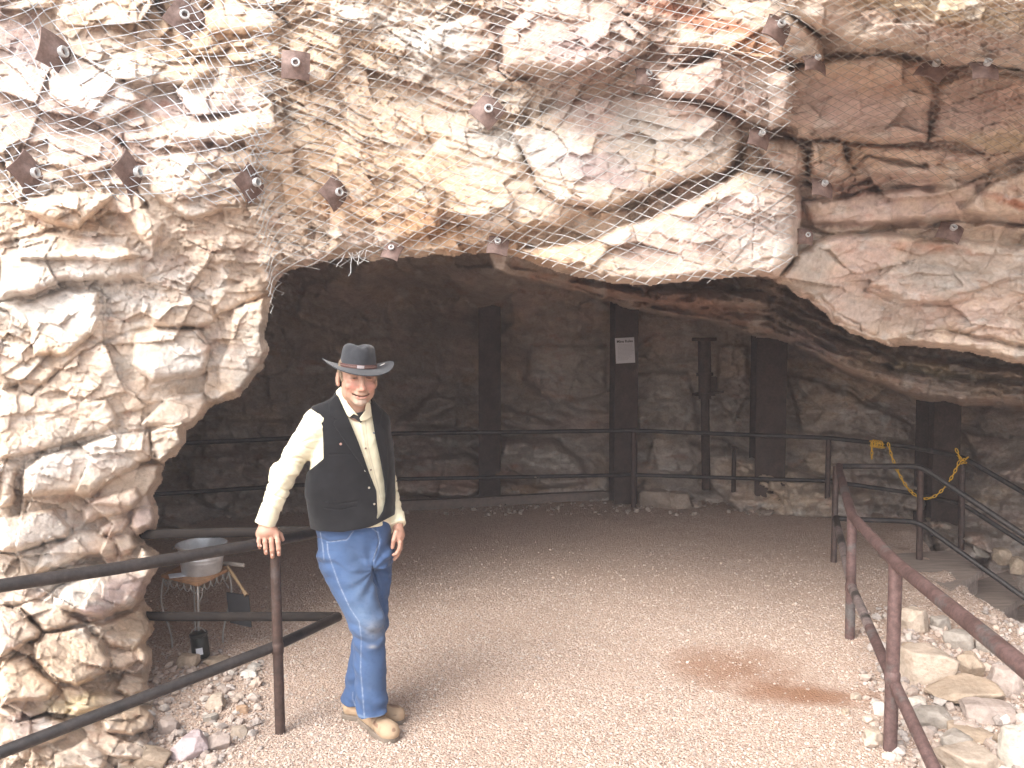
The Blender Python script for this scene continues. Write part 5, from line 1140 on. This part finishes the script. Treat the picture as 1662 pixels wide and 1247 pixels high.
def sleeve(p, a, b, c, r):
    d = rc(p, a, b, r[0], r[1]); d = smin(d, rc(p, b, c, r[1], r[2]), .03); ab = (c - a) / np.linalg.norm(c - a); t = (p - a) @ ab; L = float(np.linalg.norm(c - a))
    q = p - t[:, None] * ab; w = vnoise(t * 30 + 2.4 * vnoise(q[:, 0] * 14, q[:, 1] * 14, t * 8), q[:, 0] * 11, q[:, 2] * 9); w2 = vnoise(t * 62 + 3 * vnoise(q[:, 0] * 20, q[:, 1] * 20, t * 16), q[:, 0] * 20, q[:, 2] * 16)
    k = .45 + .55 * np.exp(-((t / L - .52) / .18) ** 2) + .35 * sstep(.75, .95, t / L)
    w3 = np.abs(vnoise(q[:, 0] * 12 + t * 12, q[:, 2] * 14, t * 22)); return d - .0070 * w * k - .0045 * w2 * k + .010 * (1 - sstep(0, .25, w3)) * k
def shirt_sdf(p):
    q = turned(p); d = torso(q, -.004); d = smin(d, shoulders(p, .002), .05)
    d = smin(d, sleeve(p, SR, ER, WR + (WR - ER) * .02, (.066, .061, .046)), .03); d = smin(d, sleeve(p, SL, EL, WL, (.062, .056, .043)), .03)
    # cuffs
    for a, b, r in ((ER, WR, .046), (EL, WL, .041)):
        t = (b - a) / np.linalg.norm(b - a); d = smin(d, smax(rc(p, b - t * .05, b + t * .012, r * 1.02, r * 1.04), -((b + t * .012 - p) @ t), .004), .006); d = smax(d, -((b + t * .014 - p) @ t) * ((p - a) @ t > 0) * (np.linalg.norm(p - b, axis=1) < .12) - 1 * (np.linalg.norm(p - b, axis=1) >= .12), .004)
    d = d + wrk(p, .0030) * (p[:, 1] < 4.2)
    u, v = proj(p); fr = p[:, 1] < 4.0
    d = np.where(fr, d - .0022 * sstep(2.2, 1.2, np.abs(line_dist(u, v, Z1([(712, 500), (735, 640), (775, 800), (815, 990)])))), d)      # front placket
    d = smax(d, np.where(np.linalg.norm((p - WR) * (1, 1, .6), axis=1) < .2, -1.0, np.where(np.linalg.norm((p - WL) * (1, 1, .6), axis=1) < .09, -1.0, J(570, 848, 4)[2] - p[:, 2])).astype(F32), .004)
    neck = rc(p, NK0, NK1 - np.array((0, 0, .0), F32), .061, .066); V = prism(p, Z1([(570, 330), (650, 470), (712, 500), (735, 450), (765, 330), (680, 100)])); d = smax(d, -neck, .008)
    return np.where(fr, smax(d, -np.maximum(V, -(1.0)), .004), d)
def shirt_col(p):
    C = np.empty((len(p), 3), F32); C[:] = (.70, .645, .47); u, v = proj(p); fr = p[:, 1] < 4.02
    k = fr * sstep(1.4, .5, line_dist(u, v, Z1([(735, 470), (752, 640), (792, 800), (825, 930)]))) * .25; C *= (1 - k[:, None]); return C
MSHIRT = NT('shirt'); _n = MSHIRT.noise(400, 3); MSHIRT = MSHIRT.set(color=MSHIRT.attr(), rough=.85, normal=MSHIRT.bump(_n.outputs[0], .25, .001), sheen=.1)
link('shirt', mesh_sdf('shirt', shirt_sdf, (-1.34, 3.72, .86), (-.50, 4.28, 1.66), .0042, shirt_col), MSHIRT, MAN)
# collar: two leaves standing off the neck
def collar_sdf(p):
    neck = rc(p, NK0, NK1, .0665, .082); sh = np.abs(neck - .001) - .0035
    L = Z1([(572, 330), (590, 420), (648, 478), (672, 458), (700, 470), (640, 400), (600, 300)]); R_ = Z1([(712, 498), (705, 480), (735, 440), (742, 390), (765, 395), (776, 470), (745, 492)])
    sh2 = np.abs(smin(torso(turned(p), .006), smin(neck, shoulders(p, .012), .03), .03)) - .0045
    return np.minimum(np.maximum(sh2, prism(p, L)), np.maximum(sh2, prism(p, R_))) + 1.0 * (p[:, 1] > 4.0)
link('shirt_collar', mesh_sdf('shirt_collar', collar_sdf, (-.98, 3.72, 1.44), (-.60, 4.06, 1.72), .0026, lambda p: np.full((len(p), 3), (.72, .665, .49), F32)), MSHIRT, MAN)
def tee_sdf(p):
    u = np.abs(smin(rc(p, NK0, NK1, .0645, .0735), torso(turned(p), -.006), .03)) - .005; return np.maximum(u, prism(p, Z1([(625, 425), (690, 452), (722, 445), (745, 430), (735, 480), (712, 508), (680, 485), (645, 475)]))) + 1.0 * (p[:, 1] > 4.0)
MTEE = simple('black_cotton', (.02, .02, .022), .9, 0, .2)
link('undershirt', mesh_sdf('undershirt', tee_sdf, (-.98, 3.72, 1.44), (-.60, 4.02, 1.66), .0026), MTEE, MAN)
# ---- vest
VOPEN = Z1([(560, 300), (580, 352), (640, 475), (700, 620), (760, 790), (800, 890), (806, 1010), (800, 1050), (812, 1040), (835, 1003), (850, 940), (842, 830), (822, 720), (792, 580), (776, 470), (764, 385), (770, 300)])
ARMH = [(440, 600), (503, 660), (516, 680), (524, 702), (525, 745), (497, 768), (440, 800)]
def vest_surf(p):
    q = turned(p); d = torso(q, .014); return smin(d, shoulders(p, .011), .04)
def vest_sdf(p):
    s = vest_surf(p); u, v = proj(p); n = fbm(p[:, 0] * 9, p[:, 1] * 9, p[:, 2] * 11, 3); s = s - .006 * n - .004 * vnoise(p[:, 0] * 20 + p[:, 2] * 26, p[:, 1] * 10, 3.3) * sstep(1.1, .95, p[:, 2])
    d = smax(s, -(s + .014), .002); fr = p[:, 1] < 4.03 + .38 * (p[:, 0] + .8)
    d = np.where(fr, smax(d, -prism(p, VOPEN), .004), d); d = smax(d, -prism(p, ARMH), .005)
    d = smax(d, -(rc(p, SL + np.array((.02, .05, 0), F32), EL + np.array((.02, .06, 0), F32), .06, .05)), .005); d = smax(d, -(rc(p, NK0, NK1, .074, .085)), .006)
    hem = np.interp(u, [480, 500, 515, 555, 600, 612, 640, 660], [846, 856, 862, 864, 856, 851, 836, 826]); d = smax(d, ((v - hem) / SC).astype(F32), .004)
    # welt pockets and seams pressed into the cloth
    for ln, wd, dp in ((Z1([(535, 686), (648, 682)]), 1.3, .004), (Z1([(505, 946), (600, 958), (690, 946)]), 1.2, .005), (Z1([(505, 985), (600, 995), (685, 975)]), 1.2, .004)):
        d = d + np.where(fr, dp * sstep(wd * 1.3, .2, line_dist(u, v, ln)), 0)
    return d
MVEST = NT('black_wool'); _n = MVEST.noise(260, 4, .7); MVEST = MVEST.set(color=MVEST.ramp(MVEST.noise(14, 5).outputs[0], [(.3, (.009, .009, .010)), (.7, (.015, .015, .017))]), rough=.95, sheen=.12, normal=MVEST.bump(_n.outputs[0], .4, .0015), spec=.15)
vest = link('vest', mesh_sdf('vest', vest_sdf, (-1.12, 3.72, .90), (-.50, 4.34, 1.70), .0042), MVEST, MAN)
LAP1 = Z1([(572, 350), (532, 392), (534, 465), (574, 490), (556, 513), (640, 640), (742, 785), (775, 850), (790, 872), (758, 792), (700, 622), (640, 477), (582, 352)])
LAP2 = Z1([(764, 392), (800, 405), (836, 440), (820, 520), (852, 560), (868, 740), (862, 900), (846, 960), (850, 900), (842, 830), (822, 720), (792, 580), (776, 470)])
def lapel(P_):
    def f(p):
        s = vest_surf(p) - .006 * fbm(p[:, 0] * 9, p[:, 1] * 9, p[:, 2] * 11, 3); d = np.abs(s - .0065) - .0042; return smax(d, prism(p, P_), .003) + 1.0 * (p[:, 1] > 4.03 + .38 * (p[:, 0] + .8))
    return f
for L in (LAP1, LAP2): link('lapel', mesh_sdf('lapel', lapel(L), (-1.0, 3.70, 1.02), (-.52, 4.1, 1.68), .0030), MVEST, vest)
def hit(fn, u, v, d0=3.4, lift=0.0):
    o = np.array((0, 0, CAM_H), F32); t = J(u, v, 1.0) - o; L = np.linalg.norm(t); t = t / L; s = d0
    for _ in range(120):
        d = float(fn((o + t * s)[None].astype(F32))[0])
        if d < .0006: break
        s += max(d * .6, .0008)
        if s > 6: break
    return Vector((o + t * (s - lift)).tolist())
def dot(name, fn, u, v, r, mat, parent, h=.003):
    c = hit(fn, u, v, 3.4, .002); R = Matrix.Rotation(math.radians(90), 3, 'X'); return MB().lathe(c, [(.0001, h), (r * .7, h), (r, h * .4), (r, -h)], 14, R).build(name, mat, parent)
MSNAP = simple('snap', (.5, .46, .4), .3, .8, .1); MBTN = simple('button', (.16, .08, .07), .4, 0, .1)
for u, v in ((582.5, 738), (595, 764), (601, 792), (609.5, 818.5)): dot('button', vest_sdf, u - 2.0, v, .0055, MSNAP, vest)
dot('lapel_pin', vest_sdf, 553, 721, .006, simple('pin', (.5, .3, .25), .35, .6, .3), vest)
for u, v in ((593.5, 728), (602, 763)): dot('shirt_button', shirt_sdf, u, v, .0042, MBTN, MAN)
c = hit(shirt_sdf, 607, 703, 3.4, .002); MB().box(c, (.014, .003, .007), None).build('shirt_logo', simple('logo', (.05, .07, .12), .7, 0, .3), MAN)

# ---- jeans
PZ0 = J(575, 850, 4)[2]
def jeans_sdf(p):
    u, v = proj(p); d = torso(turned(p), -.012); d = smax(d, p[:, 2] - J(570, 828, 4)[2], .008); d = smax(d, J(570, 915, 4)[2] - p[:, 2], .03)
    d = smin(d, rc(p, J(562, 885, 3.98), J(588, 885, 4.03), .110, .112), .05)
    a = rc(p, HIPR, KNR, .112, .083); a = smin(a, rc(p, KNR, ANR, .080, .071), .02); a = smin(a, rc(p, ANR - (ANR - KNR) * .05, J(604, 1160, 3.775), .072, .079), .01)
    b = rc(p, HIPL, KNL, .102, .078); b = smin(b, rc(p, KNL, ANL, .076, .083), .02)
    a = smax(a, J(604, 1163, 3.71)[2] - p[:, 2] + .15 * (p[:, 1] - 3.71), .004); b = smax(b, J(580, 1147, 3.88)[2] - p[:, 2], .004)
    d = smin(smin(d, a, .03), b, .03)
    z = p[:, 2]; fold = vnoise(p[:, 0] * 8 + 3, p[:, 1] * 8, z * 26 + 2.2 * vnoise(p[:, 0] * 9, p[:, 1] * 9, z * 5)); f2 = vnoise(p[:, 0] * 26 + z * 18, p[:, 1] * 14, z * 34)
    k = .45 + .8 * np.exp(-((z - .47) / .10) ** 2) + .9 * sstep(.28, .14, z) * sstep(.06, .12, z) + .9 * np.exp(-((z - .80) / .07) ** 2)
    d = d - .0090 * fold * k - .0035 * f2 * k - .006 * np.abs(vnoise(p[:, 0] * 13 + z * 7, p[:, 1] * 10, z * 19 + p[:, 0] * 9)) * k
    # drag lines from the crotch
    c = J(606, 925, 3.9); r = np.hypot(p[:, 0] - c[0], p[:, 2] - c[2]); an = np.arctan2(p[:, 2] - c[2], p[:, 0] - c[0]); d = d - .0045 * np.sin(an * 9 + 3 * r * 6) * np.exp(-((r - .09) / .06) ** 2) * (p[:, 1] < 4.0)
    d = d + np.where(p[:, 1] < 4.0, .004 * sstep(2.2, .3, line_dist(u, v, Z2([(420, 100), (480, 122), (560, 112), (592, 70)]))) + .004 * sstep(2.2, .3, line_dist(u, v, Z2([(705, 60), (722, 110), (712, 170), (690, 222)]))) + .006 * sstep(2.5, .3, line_dist(u, v, Z2([(690, 225), (690, 270), (735, 400)]))), 0)
    return d
def jeans_col(p):
    u, v = proj(p); C = np.empty((len(p), 3), F32); C[:] = (.046, .082, .172); n = fbm(p[:, 0] * 12, p[:, 1] * 12, p[:, 2] * 12, 4); n2 = fbm(p[:, 0] * 60, p[:, 1] * 60, p[:, 2] * 90, 3)
    def lay(c, k): C[:] = C * (1 - k[:, None]) + np.array(c, F32) * k[:, None]
    g = lambda cu_, cv_, ru, rv: np.exp(-((u - cu_) / ru) ** 2 - ((v - cv_) / rv) ** 2)
    fr = (p[:, 1] < 3.96) * 1.0; lay((.105, .15, .225), fr * np.clip(.8 * g(585, 965, 28, 45) + .85 * g(604, 1010, 22, 28) + .3 * g(560, 900, 40, 25) + .25 * g(600, 1100, 18, 50), 0, 1) * (.8 + .5 * n)); lay((.22, .23, .25), fr * .6 * g(607, 1022, 16, 14)); lay((.3, .29, .28), fr * .7 * g(604, 1050, 7, 3))
    lay((.022, .042, .10), sstep(.1, .6, n2) * .2); lay((.05, .09, .17), sstep(-.1, -.5, n2) * .4)
    st_ = lambda ln, w: fr * sstep(w, w * .45, line_dist(u, v, ln))
    s = st_(Z2([(428, 75), (440, 140), (446, 210)]), 1.3) + st_(Z2([(462, 122), (468, 180), (520, 330), (575, 450), (622, 520), (632, 600), (628, 760), (638, 870), (648, 1000)]), 1.25) + st_(Z2([(470, 122), (560, 112), (592, 70)]), 1.2) + st_(Z2([(685, 55), (715, 75), (722, 130), (700, 180), (692, 220)]), 1.25) + st_(Z2([(590, 870), (588, 900), (602, 935)]), 1.0)
    brk = .55 + .45 * sstep(-.3, .3, vnoise(u / 3, v / 3, 1.5)); lay((.36, .40, .46), np.clip(s, 0, 1) * brk * .38)
    e = sstep(3.2, 1.0, np.abs(v - np.interp(u, [577, 600, 630], [1160, 1167, 1160]))) * (u > 577) * (u < 631); lay((.14, .19, .27), fr * e * .7)
    return np.clip(C, .01, .8)
MJEAN = NT('denim'); _n = MJEAN.noise(500, 3, .6, MJEAN.map((1, 1, .6))); MJEAN = MJEAN.set(color=MJEAN.attr(), rough=.9, normal=MJEAN.bump(_n.outputs[0], .35, .0012), sheen=.1, spec=.15)
link('jeans', mesh_sdf('jeans', jeans_sdf, (-1.02, 3.68, .02), (-.50, 4.24, 1.04), .0038, jeans_col), MJEAN, MAN)
# ---- boots
def boot(heel, toe, shaft, name, nz):
    h = pv(heel); t = pv(toe); h[2] = t[2] = 0; L = np.linalg.norm(t - h); x = (t - h) / L; y = np.array((-x[1], x[0], 0), F32)
    def loc(p): q = p - h; return np.stack([q @ x, q @ y, q[:, 2]], 1)
    def outline(q):
        s = q[:, 0] / L; w = np.interp(s, [-.05, .0, .15, .35, .6, .8, .95, 1.05], [.030, .036, .038, .036, .046, .047, .040, .030]); return w, s
    def up(p):
        q = loc(p); w, s = outline(q); top = np.interp(s, [-.1, 0, .25, .45, .7, .9, 1.05], [.09, .09, .09, .09, .074, .062, .046])
        d = rc(q, (.03, 0, .05), (L - .045, 0, .040), .040, .044); d = smin(d, ell(q, (L * .76, 0, .038), (.075, .049, .036)), .02); d = smin(d, rc(q, (.045, 0, .055), (.06, 0, .085), .036, .034), .02)
        d = d - .0025 * vnoise(q[:, 0] * 28, q[:, 1] * 14, q[:, 2] * 28) - .004 * np.exp(-((q[:, 0] - L * .5) / .05) ** 2) * np.sin(q[:, 0] * 220) * .4
        return smax(d, .020 - q[:, 2], .004)
    def so(p):
        q = loc(p); a = rc(q * np.array((1, 1, 0), F32), (.022, 0, 0), (L * .62, 0, 0), .041, .050); b = rc(q * np.array((1, 1, 0), F32), (L * .6, 0, 0), (L - .044, 0, 0), .050, .046); d = smin(a, b, .02)
        gro = .002 * (np.abs((q[:, 2] * 160) % 1 - .5) < .12); th = np.abs(q[:, 2] - .013) - .0135; arch = .010 - q[:, 2]; d2 = smax(d + gro, th, .003); return np.where((s_ := q[:, 0] / L) > -9, np.maximum(d2, np.where((s_ > .30) & (s_ < .48), .006 - q[:, 2], -1)), d2)
    def col(p):
        q = loc(p); n = fbm(p[:, 0] * 22, p[:, 1] * 22, p[:, 2] * 22, 4); C = np.empty((len(p), 3), F32); C[:] = (.36, .255, .165); k = sstep(.1, .5, n) * .5; C = C * (1 - k[:, None]) + np.array((.26, .16, .10)) * k[:, None]
        sp_ = sstep(.28, .36, vnoise(q[:, 0] * 34 + nz, q[:, 1] * 34, q[:, 2] * 20)) * (q[:, 2] > .055) * (q[:, 0] > L * .35); k = sp_ * .7; return C * (1 - k[:, None]) + np.array((.16, .08, .05)) * k[:, None]
    lo = np.minimum(h, t) - .09; hi = np.maximum(h, t) + .09; lo[2] = -.01; hi[2] = .2
    b = link(name, mesh_sdf(name, up, lo, hi, .0034, col), MBOOT, MAN); hi[2] = .05; link('sole', mesh_sdf('sole', so, lo, hi, .003), MSOLE, b)
_m = NT('boot_leather'); MBOOT = _m.set(color=_m.attr(), rough=.8, normal=_m.bump(_m.noise(120, 5).outputs[0], .4, .002)); MSOLE = simple('boot_sole', (.17, .135, .105), .85, 0, .25)
boot(G(590, 1170), G(641, 1206), None, 'boot', 1.3); boot(G(561, 1163), G(656, 1174), None, 'boot', 5.1)
# ---- hat
HATR = Matrix(HR.tolist()) @ Matrix.Rotation(math.radians(3), 3, 'X') @ Matrix.Rotation(math.radians(1.2), 3, 'Y'); HATC = Vector(hw_((0, .008, .046)))
V = []; F = []; N = 72; M_ = 14
for side in (0, 1):
    for j in range(M_ + 1):
        t = j / M_
        for k in range(N):
            w = 2 * math.pi * k / N; cx, sy = math.cos(w), math.sin(w)
            rx = .086 + (.190 - .086) * t; ry = .103 + (.182 - .103) * t; x = rx * cx; y = ry * sy
            z = .034 * t ** 1.5 * abs(cx) ** 2.2 - .022 * t * abs(sy) ** 1.5 * (1.0 if sy < 0 else .5) + .002 * math.sin(3 * w + 1) * t
            V.append(HATC + HATR @ Vector((x * (1 - .09 * t * t * abs(cx) ** 2), y, z + side * .005)))
S_ = (M_ + 1) * N
for j in range(M_):
    for k in range(N):
        a, b = j * N + k, j * N + (k + 1) % N; F += [(a, a + N, b + N, b), (S_ + a, S_ + b, S_ + b + N, S_ + a + N)]
for k in range(N): a, b = M_ * N + k, M_ * N + (k + 1) % N; F.append((a, a + S_, b + S_, b))
MFELT = NT('charcoal_felt'); _n = MFELT.noise(30, 6, .7); MFELT = MFELT.set(color=MFELT.ramp(_n.outputs[0], [(.3, (.020, .021, .025)), (.7, (.038, .040, .046))]), rough=.9, sheen=.2, normal=MFELT.bump(MFELT.noise(300, 3).outputs[0], .3, .001), spec=.2)
hat = MB().add(V, F).build('hat', MFELT, MAN)
V = []; F = []; prof = [(1.0, 0.0), (1.0, .02), (.985, .045), (.955, .07), (.925, .09), (.88, .107), (.80, .119), (.66, .1255), (.5, .127), (.33, .126), (.16, .125), (.03, .1245)]
for r, z in prof:
    z *= .92
    for k in range(N):
        w = 2 * math.pi * k / N; x = .0865 * r * math.cos(w); y = .1035 * r * math.sin(w); zz = z; f_ = z / .127
        if r < .93: zz -= .023 * math.exp(-(x / .021) ** 2) * sstep(.95, .6, r) * (1.0 - .3 * sstep(-.02, .08, y)); zz += .004 * (y < 0) * (-y / .1)
        pin = .016 * f_ ** 1.5 * math.exp(-((abs(x) - .052) / .022) ** 2) * math.exp(-((y + .070) / .035) ** 2)
        V.append(HATC + HATR @ Vector((x - math.copysign(pin, x) * .9, y + pin * .6, zz)))
for j in range(len(prof) - 1):
    for k in range(N): a, b = j * N + k, j * N + (k + 1) % N; F.append((a, b, b + N, a + N))
F.append(tuple((len(prof) - 1) * N + k for k in range(N)))
MB().add(V, F).build('crown', MFELT, hat)
mb = MB(); ring = lambda z, e: [HATC + HATR @ Vector(((.0865 + e) * math.cos(w), (.1035 + e) * math.sin(w), z)) for w in [2 * math.pi * k / 60 for k in range(60)]]
A_, B_, C2_, D2_ = ring(.006, .0015), ring(.007, .0045), ring(.023, .0042), ring(.024, .0012)
mb.add(A_ + B_ + C2_ + D2_, [(r * 60 + k, r * 60 + (k + 1) % 60, (r + 1) * 60 + (k + 1) % 60, (r + 1) * 60 + k) for r in range(3) for k in range(60)])
band = mb.build('hat_band', simple('band_leather', (.10, .045, .04), .45, 0, .2), hat)
mb = MB()
for k in range(46):
    w = math.pi * (1.02 + .96 * k / 45)
    if abs(w - 1.47 * math.pi) < .22: continue
    c = HATC + HATR @ Vector(((.0865 + .0052) * math.cos(w), (.1035 + .0052) * math.sin(w), .015)); mb.lathe(c, [(.0001, .0022), (.002, .001), (.0022, 0), (.002, -.001), (.0001, -.0022)], 8)
mb.build('beads', simple('beads', (.30, .2, .17), .4, .2, .2), band)
mb = MB(); q = [HATC + HATR @ Vector(((.0865 + .0065) * math.cos(w), (.1035 + .0065) * math.sin(w), z)) for w in [math.pi * (1.41 + .02 * i) for i in range(7)] for z in (.008, .022)]
mb.add(q, [(2 * i, 2 * i + 2, 2 * i + 3, 2 * i + 1) for i in range(6)]); mb.build('buckle', simple('buckle', (.45, .42, .44), .35, .6, .1), band)
MB().tube([HATC + HATR @ Vector((.100, -.045, .020)), HATC + HATR @ Vector((.118, -.058, .032))], .0022, 6).build('feather_quill', simple('quill', (.7, .68, .64), .6), band)
# ================================================================== LIGHT
w = bpy.data.worlds.new('World'); scene.world = w; w.use_nodes = True; nt = w.node_tree; bg = nt.nodes['Background']
sky = nt.nodes.new('ShaderNodeTexSky'); sky.sky_type = 'NISHITA'; sky.sun_disc = False
SUN_EL, SUN_AZ = math.radians(43), math.radians(222)      # azimuth from +Y clockwise
sky.sun_elevation = SUN_EL; sky.sun_rotation = SUN_AZ; sky.dust_density = 3.0; sky.air_density = 1.0
mx = nt.nodes.new('ShaderNodeMix'); mx.data_type = 'RGBA'; mx.inputs[0].default_value = .75
bw = nt.nodes.new('ShaderNodeRGBToBW'); nt.links.new(sky.outputs[0], bw.inputs[0]); nt.links.new(sky.outputs[0], mx.inputs[6]); nt.links.new(bw.outputs[0], mx.inputs[7])
nt.links.new(mx.outputs[2], bg.inputs[0]); bg.inputs[1].default_value = .15
sd = bpy.data.lights.new('sun', 'SUN'); sd.energy = .95; sd.angle = math.radians(40); sd.color = (1, .95, .88)
so_ = bpy.data.objects.new('sun', sd); COL.objects.link(so_); so_.location = (-4, -6, 9)
dirv = Vector((math.sin(SUN_AZ) * math.cos(SUN_EL), math.cos(SUN_AZ) * math.cos(SUN_EL), math.sin(SUN_EL)))
so_.rotation_euler = dirv.to_track_quat('Z', 'Y').to_euler()
scene.view_settings.view_transform = 'Standard'; scene.view_settings.look = 'None'; scene.view_settings.exposure = EXPOSURE; scene.view_settings.gamma = 1
if HAZE > 0:
    hm = bpy.data.materials.new('haze_air'); hm.use_nodes = True; t = hm.node_tree; t.nodes.remove(t.nodes['Principled BSDF']); pvn = t.nodes.new('ShaderNodeVolumePrincipled'); t.links.new(pvn.outputs[0], t.nodes['Material Output'].inputs['Volume'])
    pvn.inputs['Color'].default_value = (.86, .9, 1, 1); pvn.inputs['Density'].default_value = HAZE; pvn.inputs['Anisotropy'].default_value = .3
    tag(MB().box((0, -2, 4), (90, 90, 12.6)).build('haze', hm, smooth=False), kind='stuff')
    scene.cycles.volume_bounces = 1
scene.cycles.max_bounces = 8; scene.cycles.diffuse_bounces = 5
try: scene.cycles.use_denoising = True
except Exception: pass
